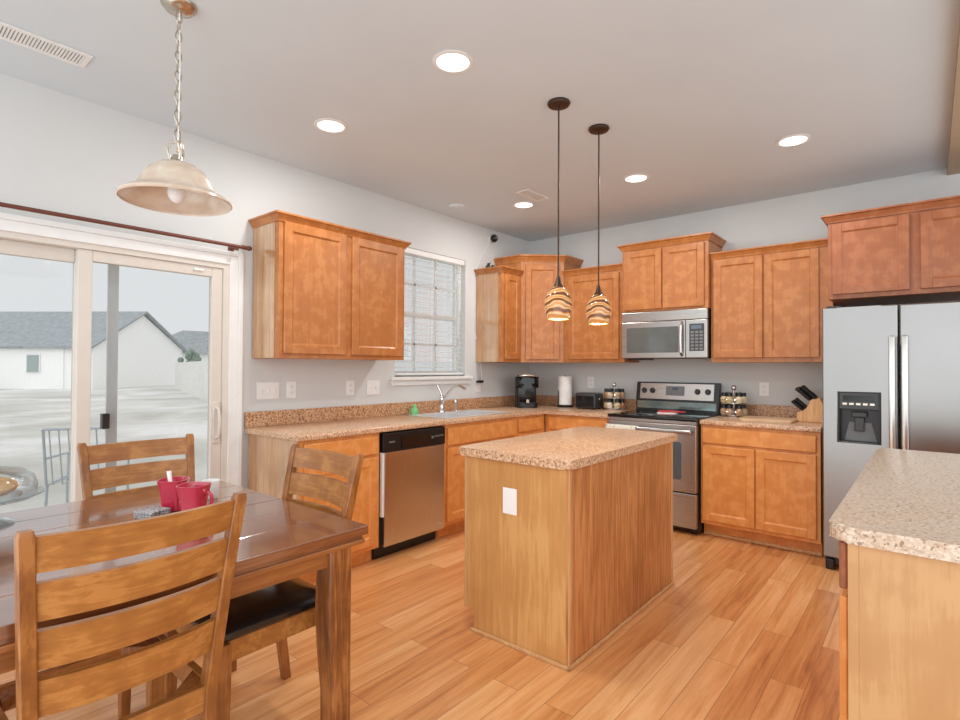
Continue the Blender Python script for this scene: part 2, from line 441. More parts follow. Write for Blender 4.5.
# window
wd = bpy.data.objects.new('window_1', None); COL.objects.link(wd); wd.location = (0, (WY0+WY1)/2, WZ0); wd['kind'] = 'structure'
wd['label'] = 'white double hung window with grilles above the sink'
b = MB(); fx0, fx1 = -.13, -.075
b.box(fx0, fx1, WY0, WY0+.04, WZ0, WZ1); b.box(fx0, fx1, WY1-.04, WY1, WZ0, WZ1); b.box(fx0, fx1, WY0+.04, WY1-.04, WZ1-.04, WZ1); b.box(fx0, fx1, WY0+.04, WY1-.04, WZ0, WZ0+.05)
fr = b.build('window_frame', 'white_trim', wd)
zm = (WZ0+WZ1)/2-.01
b = MB(); b.box(fx0+.01, fx1-.005, WY0+.04, WY1-.04, zm-.02, zm+.02)
b.build('meeting_rail', 'white_trim', fr)
b = MB(); ya, yb = WY0+.04, WY1-.04
for k in (1, 2): b.box(-.112, -.094, ya+(yb-ya)*k/3-.009, ya+(yb-ya)*k/3+.009, WZ0+.05, WZ1-.04)
for z in ((WZ0+.05+zm-.02)/2, (WZ1-.04+zm+.02)/2): b.box(-.112, -.094, ya, yb, z-.009, z+.009)
b.build('muntins', 'white_trim', fr)
MB().loft([[(-.103, ya-.005, WZ0+.045), (-.103, yb+.005, WZ0+.045)], [(-.103, ya-.005, WZ1-.035), (-.103, yb+.005, WZ1-.035)]], cap=False, closed=False).build('glass_pane', 'window_glass', fr)
b = MB(); b.box(-.075, .045, WY0-.06, WY1+.075, WZ0-.03, WZ0, .006); b.box(0, .018, WY0-.045, WY1+.06, WZ0-.075, WZ0-.03, .005)
b.build('window_sill', 'white_trim', wd)
# blind
bl = thing('window_blind', (-.03, (WY0+WY1)/2, WZ0+.02), 'white horizontal slat blind hanging open in the window above the sink', 'blind')
MB().box(-.062, -.004, WY0+.006, WY1-.006, WZ1-.05, WZ1-.002, .004).build('headrail', 'white_trim', bl)
b = MB(); z = WZ1-.085
while z > WZ0+.05:
    b.prism([(-.056, z+.0032), (-.010, z-.0042), (-.010, z-.0030), (-.056, z+.0044)], WY0+.012, WY1-.012, axis='y'); z -= .048
b.build('slats', 'blind_slat', bl)
MB().box(-.056, -.01, WY0+.012, WY1-.012, WZ0+.012, WZ0+.032, .003).build('bottom_rail', 'white_trim', bl)
b = MB()
for y in (WY0+.14, (WY0+WY1)/2, WY1-.14):
    for x in (-.057, -.009): b.cyl((x, y, WZ0+.06), (x, y, WZ1-.05), .0012, n=5)
b.cyl((-.004, WY1-.07, WZ1-.5), (-.004, WY1-.07, WZ1-.05), .004, n=6); b.cyl((-.004, WY1-.1, 1.6), (-.004, WY1-.1, WZ1-.05), .002, n=5)
b.build('cords', 'white_plastic', bl)

# ------------------------------------------------------------------ cabinets
def door_on(parent, M, u0, u1, z0, z1, mat, name='door', st=.058, n0=.001, th=.019):
    b = MB(M); n1 = n0+th; k = .003
    b.box(u0, u0+st, n0, n1, z0, z1, k, 1); b.box(u1-st, u1, n0, n1, z0, z1, k, 1)
    b.box(u0+st-.002, u1-st+.002, n0, n1, z1-st, z1, k, 1); b.box(u0+st-.002, u1-st+.002, n0, n1, z0, z0+st, k, 1)
    d = b.build(name, mat, parent)
    q = MB(M); i0, i1, j0, j1 = u0+st, u1-st, z0+st, z1-st
    # recessed panel with a small sloped bead
    e = .009
    q.loft([[(i0-.001, n1-.003, j0-.001), (i1+.001, n1-.003, j0-.001), (i1+.001, n1-.003, j1+.001), (i0-.001, n1-.003, j1+.001)],
            [(i0+e, n1-.010, j0+e), (i1-e, n1-.010, j0+e), (i1-e, n1-.010, j1-e), (i0+e, n1-.010, j1-e)]], cap=False)
    q.box(i0, i1, n0+.002, n1-.0095, j0, j1)
    q.build('panel', mat, d)
    return d
def slab_on(parent, M, u0, u1, z0, z1, mat, name='drawer_front', n0=.001, th=.019):
    return MB(M).box(u0, u1, n0, n0+th, z0, z1, .005, 2).build(name, mat, parent)
CROWN = [(0, -.002), (.008, -.002), (.010, .012), (.016, .020), (.026, .040), (.033, .050), (.038, .052), (.038, .066), (0, .066)]
def crown(parent, M, path, z, mat, h=None, out=1.0):
    """moulding swept outside an open plan path (local u,n); outward side is to the left of travel when reversed below"""
    prof = CROWN if h is None else [(o*out, zz*h/.066) for o, zz in CROWN]
    P = [Vector(p) for p in path]; nrm = []
    for a, c in zip(P, P[1:]):
        dd = (c-a).normalized(); nrm.append(Vector((-dd.y, dd.x)))
    rings = []
    for i, p in enumerate(P):
        if i == 0: off = nrm[0]; s_ = 1
        elif i == len(P)-1: off = nrm[-1]; s_ = 1
        else:
            off = (nrm[i-1]+nrm[i]).normalized(); s_ = 1/max(.2, off.dot(nrm[i]))
        rings.append([(p.x+off.x*o*s_, p.y+off.y*o*s_, z+zz) for o, zz in prof])
    b = MB(M); b.loft(rings, True)
    return b.build('crown_molding', mat, parent)
def wall_cabinet(label, M, wd, dp, z0, z1, nd, mat, side_mat=None, crown_h=.066, top_gap=.03, bot_gap=.03, edge=.025, edge_r=None, mid=.045, sides=(True, True), group=None, crown_path=None, group_name=None):
    org = M @ Vector((wd/2, -dp/2, z0))
    t = thing('wall_cabinet', org, label, 'cabinet', group)
    MB(M).box(0, wd, -dp+.002, 0, z0, z1, .0015, 1).build('cabinet_body', mat, t)
    if side_mat:
        MB(M).box(-.0035, -.0003, -dp+.004, -.045, z0+.002, z1-.002).build('side_panel', side_mat, t)
    edge_r = edge if edge_r is None else edge_r; wdoor = (wd-edge-edge_r-(nd-1)*mid)/nd
    for k in range(nd):
        u = edge+k*(wdoor+mid); door_on(t, M, u, u+wdoor, z0+bot_gap, z1-top_gap, mat)
    if crown_h:
        pth = crown_path or [(0, -dp+.003), (0, .0), (wd, .0), (wd, -dp+.003)]
        crown(t, M, pth, z1-.012, mat, crown_h)
    return t
LX = lambda y: frame((0, y, 0), (0, 1, 0), (1, 0, 0))        # faces +x, u runs along +y
# left wall: two-door cabinet
ML = frame((.33, -3.235, 0), (0, 1, 0), (1, 0, 0))
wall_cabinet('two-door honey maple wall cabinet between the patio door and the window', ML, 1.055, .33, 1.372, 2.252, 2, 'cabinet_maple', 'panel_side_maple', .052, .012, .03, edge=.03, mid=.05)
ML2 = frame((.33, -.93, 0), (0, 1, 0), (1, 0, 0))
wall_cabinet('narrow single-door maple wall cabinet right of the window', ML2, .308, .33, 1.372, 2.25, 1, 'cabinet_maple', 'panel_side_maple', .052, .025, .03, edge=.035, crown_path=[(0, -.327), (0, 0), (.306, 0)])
# corner cabinet, five sided
pz0, pz1 = 1.372, 2.395
cc = thing('wall_cabinet', (.25, -.25, pz0), 'tall angled corner wall cabinet with one wide door', 'cabinet')
A, Bp = (.33, -.62), (.65, -.33)
MB().prism([(.003, -.003), (.003, -.62), A, Bp, (.65, -.003)], pz0, pz1).build('cabinet_body', 'cabinet_maple', cc)
uv = Vector((Bp[0]-A[0], Bp[1]-A[1], 0)); wl = uv.length; un = uv.normalized()
MC = frame((A[0], A[1], 0), un, (un.y, -un.x, 0))
door_on(cc, MC, .045, wl-.045, pz0+.03, pz1-.04, 'cabinet_maple')
def toM(p): 
    v = MC.inverted() @ Vector((p[0], p[1], 0)); return (v.x, v.y)
crown(cc, MC, [toM((.004, -.62)), toM(A), toM(Bp), toM((.65, -.004))], pz1-.012, 'cabinet_maple', .066)
MBk = lambda x0, y: frame((x0, y, 0), (1, 0, 0), (0, -1, 0))
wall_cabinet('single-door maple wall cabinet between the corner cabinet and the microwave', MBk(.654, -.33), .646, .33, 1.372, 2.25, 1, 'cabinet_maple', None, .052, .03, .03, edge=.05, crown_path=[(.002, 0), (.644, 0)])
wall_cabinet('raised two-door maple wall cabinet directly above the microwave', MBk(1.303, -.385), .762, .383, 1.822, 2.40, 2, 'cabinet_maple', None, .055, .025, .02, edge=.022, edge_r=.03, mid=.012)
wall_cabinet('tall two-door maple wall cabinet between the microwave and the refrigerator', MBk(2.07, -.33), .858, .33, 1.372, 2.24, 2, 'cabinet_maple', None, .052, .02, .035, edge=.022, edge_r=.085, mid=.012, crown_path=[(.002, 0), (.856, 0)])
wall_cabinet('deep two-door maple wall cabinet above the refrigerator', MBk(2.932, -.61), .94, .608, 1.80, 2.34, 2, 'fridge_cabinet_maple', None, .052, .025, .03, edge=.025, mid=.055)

# base cabinets
def base_cabinet(label, M, wd, dp, parts, mat, side=None, z1=.876, hollow=False, toe=(.075, .10), toe_mat=None, name='base_cabinet'):
    t = thing(name, M @ Vector((wd/2, -dp/2, 0)), label, 'cabinet')
    if hollow:
        b = MB(M); b.box(0, wd, -.02, 0, toe[1], z1); b.box(0, .018, -dp+.002, -.02, toe[1], z1); b.box(wd-.018, wd, -dp+.002, -.02, toe[1], z1); b.box(.018, wd-.018, -dp+.002, -.02, toe[1], toe[1]+.018)
        b.build('cabinet_body', mat, t)
    else: MB(M).box(0, wd, -dp+.002, 0, toe[1], z1, .0015, 1).build('cabinet_body', mat, t)
    MB(M).box(.002, wd-.002, -dp+.002, -toe[0], 0, toe[1]).build('toe_kick', toe_mat or mat, t)
    for kind, u0, u1, a, c in parts:
        if kind == 'door': door_on(t, M, u0, u1, a, c, mat)
        else: slab_on(t, M, u0, u1, a, c, mat)
    if side:
        MB(M).box(-.0045, -.0003, -dp+.004, -.01, toe[1], z1-.002).build('side_panel', side, t)
    return t
FX = .61
def LB(y): return frame((FX, y, 0), (0, 1, 0), (1, 0, 0))
base_cabinet('end base cabinet with one drawer left of the dishwasher', LB(-3.255), .607, .60, [('drawer', .03, .58, .735, .855), ('door', .03, .58, .13, .715)], 'cabinet_base_maple', 'panel_side_maple')
base_cabinet('sink base cabinet with false drawer front right of the dishwasher', LB(-2.02), .94, .60, [('drawer', .03, .91, .715, .85), ('door', .03, .465, .13, .695), ('door', .475, .91, .13, .695)], 'cabinet_base_maple', hollow=True)
base_cabinet('narrow base cabinet with a short drawer left of the kitchen corner', LB(-1.078), .464, .60, [('drawer', .02, .40, .735, .85), ('door', .02, .40, .13, .715)], 'cabinet_base_maple')
def BB(x): return frame((x, -.61, 0), (1, 0, 0), (0, -1, 0))
base_cabinet('base cabinet between the kitchen corner and the range', BB(.615), .685, .60, [('drawer', .05, .665, .735, .85), ('door', .05, .355, .13, .715), ('door', .365, .665, .13, .715)], 'cabinet_base_maple')
base_cabinet('two-door base cabinet with wide drawer between range and refrigerator', BB(2.075), .81, .60, [('drawer', .018, .785, .735, .855), ('door', .018, .392, .13, .715), ('door', .40, .785, .13, .715)], 'cabinet_base_maple')
MB().box(2.077, 2.882, -.553, -.537, 0.001, .022, .004).build('quarter_round', 'pale_trim_wood', kids(bpy.data.objects['base_cabinet.004'])[0].parent)

# countertops
def slab_counter(name, pts, z0, z1, mat, label, bev=.011, splash=None):
    t = thing(name, (sum(p[0] for p in pts)/len(pts), sum(p[1] for p in pts)/len(pts), z0), label, 'countertop')
    MB().prism(pts, z0, z1, bev, 3).build('slab', mat, t)
    return t
SX0, SX1, SY0, SY1 = .135, .555, -1.93, -1.13        # sink cut-out
t = thing('countertop', (.3, -1.6, .876), 'L-shaped speckled tan laminate countertop around the kitchen corner with sink', 'countertop')
b = MB()
e = .003
b.box(e, .64, -3.285, SY0, .877, .914, .009, 3); b.box(SX1, .64, SY0-.02, SY1+.02, .877, .914, .009, 3); b.box(e, SX0, SY0-.02, SY1+.02, .8771, .914)
b.prism([(e, SY1), (.64, SY1), (.64, -.64), (1.303, -.64), (1.303, -e), (e, -e)], .877, .914, .009, 3)
b.build('slab', 'laminate_counter', t)
b = MB(); b.box(e, .022, -3.285, -e, .914, 1.016, .003); b.box(.0215, 1.303, -.022, -e, .914, 1.016, .003)
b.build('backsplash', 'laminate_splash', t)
t = thing('countertop', (2.48, -.32, .876), 'short speckled tan countertop between the range and the refrigerator', 'countertop')
MB().box(2.073, 2.893, -.64, -e, .877, .914, .009, 3).build('slab', 'laminate_counter', t)
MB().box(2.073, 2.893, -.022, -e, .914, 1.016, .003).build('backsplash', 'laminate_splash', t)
# island
IX0, IX1, IY0, IY1 = 1.65, 2.255, -2.946, -1.71
isl = thing('kitchen_island', ((IX0+IX1)/2, (IY0+IY1)/2, 0), 'honey wood kitchen island base standing in the middle of the floor', 'island')
MB().box(IX0+.02, IX1-.012, IY0+.012, IY1-.012, .1, .874).build('cabinet_body', 'cabinet_base_maple', isl)
MB().box(IX0+.075, IX1-.012, IY0+.012, IY1-.012, 0, .1).build('toe_kick', 'cabinet_base_maple', isl)
endpts = [(IX0+.065, 0), (IX1-.013, 0), (IX1-.013, .874), (IX0, .874), (IX0, .105), (IX0+.065, .105)]
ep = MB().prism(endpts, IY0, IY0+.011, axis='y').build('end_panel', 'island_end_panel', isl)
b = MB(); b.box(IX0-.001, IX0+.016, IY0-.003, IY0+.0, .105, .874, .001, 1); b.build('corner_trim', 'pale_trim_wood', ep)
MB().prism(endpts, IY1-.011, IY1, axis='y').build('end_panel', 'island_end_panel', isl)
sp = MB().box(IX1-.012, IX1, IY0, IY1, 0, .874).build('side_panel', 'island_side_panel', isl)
b = MB(); b.box(IX1-.001, IX1+.004, IY0, IY0+.02, 0, .874, .001, 1); b.build('corner_trim', 'pale_trim_wood', sp); b = MB(); b.box(IX1-.001, IX1+.004, IY1-.02, IY1, 0, .874, .001, 1); b.build('corner_trim', 'pale_trim_wood', sp)
b = MB(); b.box(IX0+.05, IX1+.014, IY0-.014, IY0-.0005, .0005, .018, .004); b.box(IX1+.0005, IX1+.014, IY0-.014, IY1, .0005, .018, .004); b.build('base_molding', 'pale_trim_wood', isl)
for k in range(2): door_on(isl, frame((IX0+.02, IY1-.02, 0), (0, -1, 0), (-1, 0, 0)), .01+k*.6, .58+k*.6, .13, .85, 'cabinet_base_maple')
it = MB().prism(rrect(1.625, 2.282, -2.985, -1.672, .03), .876, .916, .010, 3).build('island_countertop', 'laminate_counter')
tag(it, 'speckled tan laminate top resting on the kitchen island', 'countertop')
# peninsula
pen = thing('peninsula_cabinet', (3.85, -2.45, 0), 'pale maple peninsula base cabinet in the right foreground', 'cabinet')
MP = frame((3.304, -3.30, 0), (0, 1, 0), (-1, 0, 0))
MB().box(3.305, 4.55, -3.305, -1.60, .1, .872).build('cabinet_body', 'cabinet_base_maple', pen)
MB().box(3.39, 4.55, -3.30, -1.60, 0, .1).build('toe_kick', 'cabinet_base_maple', pen)
epn = MB().box(3.307, 4.55, -3.322, -3.3055, 0, .872, .001, 1).build('end_panel', 'peninsula_panel', pen)
MB().box(3.307, 3.330, -3.3265, -3.3215, 0, .872, .001, 1).build('corner_trim', 'peninsula_panel', epn)
for k in range(3):
    u = .01+k*.56
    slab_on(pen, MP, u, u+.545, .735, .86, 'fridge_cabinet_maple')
    door_on(pen, MP, u, u+.545, .12, .715, 'cabinet_base_maple')
tag(MB().prism(rrect(3.264, 4.6, -3.347, -1.55, .045), .873, .915, .013, 4).build('peninsula_countertop', 'laminate_peninsula'), 'pale speckled laminate countertop on the peninsula in the right foreground', 'countertop')

# ------------------------------------------------------------------ appliances
# dishwasher
t = thing('dishwasher', (.34, -2.335, 0), 'stainless steel dishwasher with black control panel under the counter', 'dishwasher')
y0, y1 = -2.638, -2.03
MB().box(.05, .60, y0+.004, y1-.004, .1, .872).build('tub', 'black_plastic', t)
dr = MB().box(.602, .632, y0+.022, y1-.004, .095, .735, .004).build('door', 'steel_vertical', t)
b = MB(); b.sphere((.633, -2.075, .145), .011, (.25, 2.0, 1)); b.build('emblem', 'chrome', dr, label='small oval silver emblem')
MB().box(.600, .628, y0+.003, y0+.020, .30, .735, .002).build('side_strip', 'white_plastic', t, label='pale strip along the left side')
cp = MB().box(.602, .640, y0+.003, y1-.004, .738, .868, .006).build('control_panel', 'black_plastic', t, label='black control panel')
MB().box(.640, .648, y0+.16, y0+.44, .755, .835, .003).build('latch_handle', 'black_gloss', cp)
MB().box(.6405, .6425, y0+.35, y0+.42, .757, .768, .001).build('latch_tab', 'nickel', cp)
b = MB()
for k in range(5): b.box(.6403, .6415, y0+.49+k*.02, y0+.50+k*.02, .80, .812)
b.cyl((.64, y0+.465, .80), (.645, y0+.465, .80), .010, n=14); b.box(.6403, .6415, y0+.05, y0+.10, .80, .81)
b.build('button', 'grey_plastic', cp)
MB().box(.5365, .553, y0-.006, y1-.02, .002, .098).build('kick_plate', 'black_plastic', t, label='black kick plate')
# range
rx0, rx1 = 1.308, 2.068
t = thing('range', ((rx0+rx1)/2, -.33, 0), 'stainless steel electric range with black glass cooktop', 'stove')
MB().box(rx0, rx1, -.635, -.02, .03, .898).build('oven_body', 'black_plastic', t)
ct = MB().box(rx0, rx1, -.690, -.085, .898, .922, .007, 3).build('cooktop', 'black_gloss', t, label='black glass cooktop')
b = MB()
for cx, cy, r in ((1.50, -.50, .11), (1.88, -.50, .085), (1.50, -.24, .08), (1.88, -.24, .10)):
    b.lathe((cx, cy, .9222), [(r, 0), (r, .0004), (r-.004, .0004), (r-.004, 0)], 32)
b.build('burner_ring', 'dark_grey', ct)
bgd = MB().prism([(-.105, .915), (-.02, .915), (-.02, 1.19), (-.075, 1.19), (-.105, 1.03)], rx0+.006, rx1-.006, axis='x').build('backguard', 'black_plastic', t)
q = MB().prism([(-.1085, 1.035), (-.1025, 1.035), (-.0765, 1.178), (-.0825, 1.178)], rx0+.045, rx1-.045, axis='x').build('control_panel', 'steel_horizontal', bgd)
tilt = lambda z: -.1085+(z-1.035)*.182
b = MB(); zc = 1.11
b.prism([(tilt(1.07)-.002, 1.07), (tilt(1.07)+.004, 1.07), (tilt(1.155)+.004, 1.155), (tilt(1.155)-.002, 1.155)], rx0+.29, rx0+.46, axis='x'); b.build('display', 'grey_plastic', bgd)
b = MB(); b.prism([(tilt(1.12)-.0035, 1.12), (tilt(1.12)+.003, 1.12), (tilt(1.145)+.003, 1.145), (tilt(1.145)-.0035, 1.145)], rx0+.35, rx0+.40, axis='x'); b.build('clock', 'display_glass', bgd)
for kx in (.085, .165, .575, .665):
    b = MB(); p0 = Vector((rx0+kx, tilt(zc)+.001, zc)); nn = Vector((0, -1, .18)).normalized()
    b.cyl(p0, p0+nn*.006, .026, .026, 20); b.cyl(p0+nn*.006, p0+nn*.028, .021, .018, 20); b.box(rx0+kx-.003, rx0+kx+.003, p0.y-.036, p0.y-.026, zc-.012, zc+.026)
    b.build('knob', 'dark_grey', bgd)
MB().box(rx0+.02, rx1-.02, -.112, -.100, .945, 1.015, .003).build('vent_panel', 'vent_sky_tint', bgd)
od = MB().box(rx0+.004, rx1-.004, -.685, -.636, .335, .868, .006).build('oven_door', 'steel_horizontal', t)
MB().prism(rrect(rx0+.11, rx1-.12, .43, .73, .02), -.688, -.683, axis='y').build('oven_window', 'oven_glass', od)
b = MB(); b.box(rx0+.03, rx1-.03, -.742, -.720, .80, .832, .008, 3); b.box(rx0+.05, rx0+.08, -.722, -.684, .805, .828, .003); b.box(rx1-.08, rx1-.05, -.722, -.684, .805, .828, .003)
b.build('handle', 'steel_horizontal', od)
MB().box(rx0+.004, rx1-.004, -.682, -.636, .87, .897, .003).build('front_trim', 'steel_horizontal', t)
MB().box(rx0+.004, rx1-.004, -.682, -.636, .055, .325, .006).build('storage_drawer', 'steel_horizontal', t)
for x in (rx0+.05, rx1-.05):
    for y in (-.6, -.08): MB().cyl((x, y, 0), (x, y, .031), .018).build('foot', 'black_plastic', t)
# microwave
mx0, mx1, mz0, mz1, my = 1.306, 2.062, 1.405, 1.818, -.385
t = thing('microwave', ((mx0+mx1)/2, -.2, mz0), 'stainless over-the-range microwave hanging above the stove', 'microwave')
MB().box(mx0, mx1, my+.018, -.003, mz0, mz1).build('case', 'black_plastic', t)
MB().box(mx0, mx1, my-.015, my+.018, mz1-.085, mz1, .004).build('vent_grille', 'steel_horizontal', t)
md = MB().box(mx0, mx0+.575, my-.018, my+.018, mz0+.003, mz1-.088, .005).build('door', 'steel_horizontal', t)
MB().prism(rrect(mx0+.05, mx0+.52, mz0+.05, mz0+.275, .012), my-.0205, my-.017, axis='y').build('window', 'microwave_glass', md)
b = MB(); b.tube([(mx0+.548, my-.018, mz0+.025), (mx0+.548, my-.05, mz0+.05), (mx0+.548, my-.058, mz0+.16), (mx0+.548, my-.05, mz0+.28), (mx0+.548, my-.018, mz0+.305)], .012, 10)
b.build('handle', 'steel_vertical', md)
mp = MB().box(mx0+.578, mx1, my-.018, my+.018, mz0+.003, mz1-.088, .005).build('control_panel', 'steel_horizontal', t)
MB().prism(rrect(mx0+.61, mx1-.025, mz0+.06, mz0+.29, .006), my-.020, my-.017, axis='y').build('keypad', 'dark_grey', mp)
b = MB(); b.box(mx0+.625, mx1-.045, my-.0215, my-.0195, mz0+.245, mz0+.278); b.build('display', 'display_glass', mp)
b = MB()
for r in range(6):
    for c in range(3): b.box(mx0+.622+c*.036, mx0+.648+c*.036, my-.0212, my-.0195, mz0+.07+r*.028, mz0+.088+r*.028)
b.build('button', 'grey_plastic', mp)
MB().box(mx0+.04, mx0+.2, my+.02, -.15, mz0-.012, mz0, .002).build('filter', 'black_plastic', t)
# refrigerator
fx0, fx1, fs, fy = 2.925, 3.835, 3.325, -.825
t = thing('refrigerator', ((fx0+fx1)/2, -.4, 0), 'stainless side-by-side refrigerator with ice and water dispenser', 'refrigerator')
MB().box(fx0+.004, fx1-.004, -.735, -.03, .03, 1.715).build('case', 'grey_plastic', t)
MB().box(fx0+.006, fx1-.006, -.77, -.735, .03, .085, .003).build('base_grille', 'black_plastic', t)
b = MB()
b.box(fx0+.01, fx0+.06, -.80, -.74, .0005, .07, .008); b.build('foot', 'black_plastic', t); b = MB(); b.box(fx1-.06, fx1-.01, -.80, -.74, .0005, .07, .008); b.build('foot', 'black_plastic', t)
MB().box(fx0+.02, fx0+.10, -.80, -.70, 1.716, 1.735, .004).build('hinge_cover', 'black_plastic', t)
# left door with dispenser recess
dx0, dx1, dz0, dz1 = 3.01, 3.232, .845, 1.175
zb, zt = .09, 1.72
ld = MB(); yb = -.74
def fdoor(b, x0, x1, z0, z1):
    n = 12; rings = []
    return b.box(x0, x1, fy, yb, z0, z1, .012, 3)
ld.box(fx0, dx0, fy, yb, zb, zt, .006, 2); ld.box(dx1, fs-.004, fy, yb, zb, zt, .006, 2)
ld.box(dx0-.006, dx1+.006, fy, yb, dz1, zt, .0); ld.box(dx0-.006, dx1+.006, fy, yb, zb, dz0, .0)
ld.box(dx0, dx1, yb-.012, yb, dz0, dz1)
ldo = ld.build('freezer_door', 'steel_fridge', t)
dsp = MB()
dsp.box(dx0, dx0+.008, fy-.003, yb-.012, dz0, dz1, .002, 1); dsp.box(dx1-.008, dx1, fy-.003, yb-.012, dz0, dz1, .002, 1)
dsp.box(dx0, dx1, fy-.003, yb-.012, dz1-.008, dz1, .002, 1); dsp.box(dx0, dx1, fy-.003, yb-.012, dz0, dz0+.008, .002, 1); dsp.box(dx0, dx1, yb-.016, yb-.0115, dz0, dz1)
dspo = dsp.build('dispenser', 'black_plastic', ldo, label='black ice and water dispenser')
MB().box(dx0+.006, dx1-.006, fy-.006, fy+.03, dz1-.115, dz1-.006, .006).build('dispenser_panel', 'dark_grey', ldo)
b = MB(); b.box(dx0+.03, dx1-.03, fy-.008, fy-.005, dz1-.06, dz1-.025, .001, 1); b.build('dispenser_display', 'black_gloss', ldo)
b = MB()
for k in range(5): b.box(dx0+.026+k*.036, dx0+.05+k*.036, fy-.008, fy-.0055, dz1-.085, dz1-.072)
b.build('dispenser_button', 'nickel', ldo)
b = MB(); b.prism([(dx0+.03, dz0+.01), (dx1-.02, dz0+.01), (dx1-.05, dz0+.13), (dx0+.055, dz0+.13)], yb-.022, yb-.016, axis='y'); b.build('dispenser_back', 'grey_plastic', ldo)
b = MB(); b.box(dx0+.085, dx1-.085, yb-.055, yb-.02, dz0+.075, dz0+.165, .006); b.box(dx0+.07, dx1-.07, yb-.06, yb-.02, dz0+.165, dz0+.2, .006); b.build('dispenser_paddle', 'dark_grey', ldo)
rd = MB().box(fs+.004, fx1, fy, yb, zb, zt, .008, 2).build('refrigerator_door', 'steel_fridge', t)
for x, par in ((fs-.032, ldo), (fs+.030, rd)):
    b = MB(); b.box(x-.016, x+.016, fy-.058, fy-.036, .62, 1.525, .007, 3); b.box(x-.012, x+.012, fy-.04, fy+.002, 1.47, 1.51, .003); b.box(x-.012, x+.012, fy-.04, fy+.002, .64, .68, .003)
    b.build('handle', 'steel_vertical', par)

# ------------------------------------------------------------------ sink, faucet
t = thing('kitchen_sink', ((SX0+SX1)/2, (SY0+SY1)/2, .915), 'stainless double bowl sink set in the counter below the window', 'sink')
b = MB(); o = .02
b.box(SX0-o, SX1+o, SY0-o, SY0+.022, .9145, .919, .002, 1); b.box(SX0-o, SX1+o, SY1-.022, SY1+o, .9145, .919, .002, 1)
b.box(SX0-o, SX0+.05, SY0+.02, SY1-.02, .9145, .919, .002, 1); b.box(SX1-.022, SX1+o, SY0+.02, SY1-.02, .9145, .919, .002, 1)
ym = (SY0+SY1)/2; b.box(SX0+.05, SX1-.022, ym-.018, ym+.018, .9145, .918, .002, 1)
b.build('rim', 'sink_steel', t)
for a, c in ((SY0+.022, ym-.018), (ym+.018, SY1-.022)):
    x0, x1 = SX0+.05, SX1-.022; b = MB()
    b.box(x0, x0+.003, a, c, .74, .917); b.box(x1-.003, x1, a, c, .74, .917); b.box(x0, x1, a, a+.003, .74, .917); b.box(x0, x1, c-.003, c, .74, .917); b.box(x0, x1, a, c, .737, .741)
    bb = b.build('bowl', 'sink_steel', t)
    MB().cyl(((x0+x1)/2, (a+c)/2, .741), ((x0+x1)/2, (a+c)/2, .744), .04, n=20).build('drain', 'chrome', bb)
fx_, fy_ = .145, -1.56
t = thing('faucet', (fx_, fy_, .92), 'tall curved chrome kitchen faucet behind the sink', 'faucet')
MB().lathe((fx_, fy_, .92), [(.001, 0), (.032, 0), (.032, .012), (.022, .03), (.02, .09), (.024, .10), (.024, .13), (.014, .15), (.001, .155)], 20, True).build('body', 'chrome', t)
pts = []
for k in range(13):
    s_ = k/12; pts.append((fx_+.25*s_, fy_+.03*s_, 1.0+.165*math.sin(min(1, s_*1.25)*PI*.55)-.05*max(0, s_-.75)*4*.6))
b = MB(); b.tube(pts, [.013]*11+[.012, .014], 12); b.build('spout', 'chrome', t)
b = MB(); b.tube([(fx_, fy_, 1.06), (fx_-.01, fy_-.01, 1.1), (fx_-.03, fy_-.03, 1.16)], [.012, .009, .011], 10); b.build('lever', 'chrome', t)
tag(MB().lathe((.125, -1.36, .915), [(.001, 0), (.024, 0), (.022, .01), (.012, .02), (.012, .06), (.018, .075), (.018, .1), (.012, .115), (.001, .118)], 16, True).build('sink_sprayer', 'chrome'), 'short chrome side sprayer standing right of the faucet', 'sprayer')
b = MB(); b.lathe((.11, -1.86, .9145), [(.001, 0), (.03, 0), (.038, .02), (.036, .045), (.022, .06), (.012, .062), (.001, .062)], 18, True); b.sphere((.11, -1.86, .985), .02)
tag(b.build('scrubber_holder', 'green_ceramic'), 'small green figurine-shaped scrubber holder on the counter left of the sink', 'figurine')

# ------------------------------------------------------------------ things on the counters
CZ = .9145
# coffee maker
kx, ky = .29, -.47
t = thing('coffee_maker', (kx, ky, CZ), 'black single-cup coffee maker in the corner of the counter', 'coffee maker')
Mk = Matrix.Translation((kx, ky, CZ)) @ Matrix.Rotation(math.radians(-48), 4, 'Z') @ Matrix.Diagonal((1.15, 1.25, 1.08, 1))
b = MB(Mk); b.prism(rrect(-.115, .03, -.085, .085, .04), 0, .25, .006); b.build('water_tank', 'dark_grey', t)
b = MB(Mk); b.prism(rrect(-.04, .125, -.085, .085, .05), 0, .045, .006); b.build('drip_base', 'black_plastic', t)
b = MB(Mk); b.prism(rrect(-.06, .045, -.08, .08, .02), .04, .22); b.build('column', 'black_gloss', t)
b = MB(Mk); b.prism(rrect(-.075, .13, -.094, .094, .06), .185, .29, .02, 3); b.build('brew_head', 'black_gloss', t)
b = MB(Mk); b.prism(rrect(-.055, .11, -.075, .075, .05), .285, .305, .009, 3); b.build('lid', 'black_gloss', t)
b = MB(Mk); b.tube([(.02, -.07, .285), (.1, -.06, .298), (.12, 0, .30), (.1, .06, .298), (.02, .07, .285)], .010, 8); b.build('lid_handle', 'nickel', t, label='silver lid handle')
b = MB(Mk); b.box(.1, .128, -.012, .012, .046, .08, .003); b.build('drip_tray', 'nickel', t)
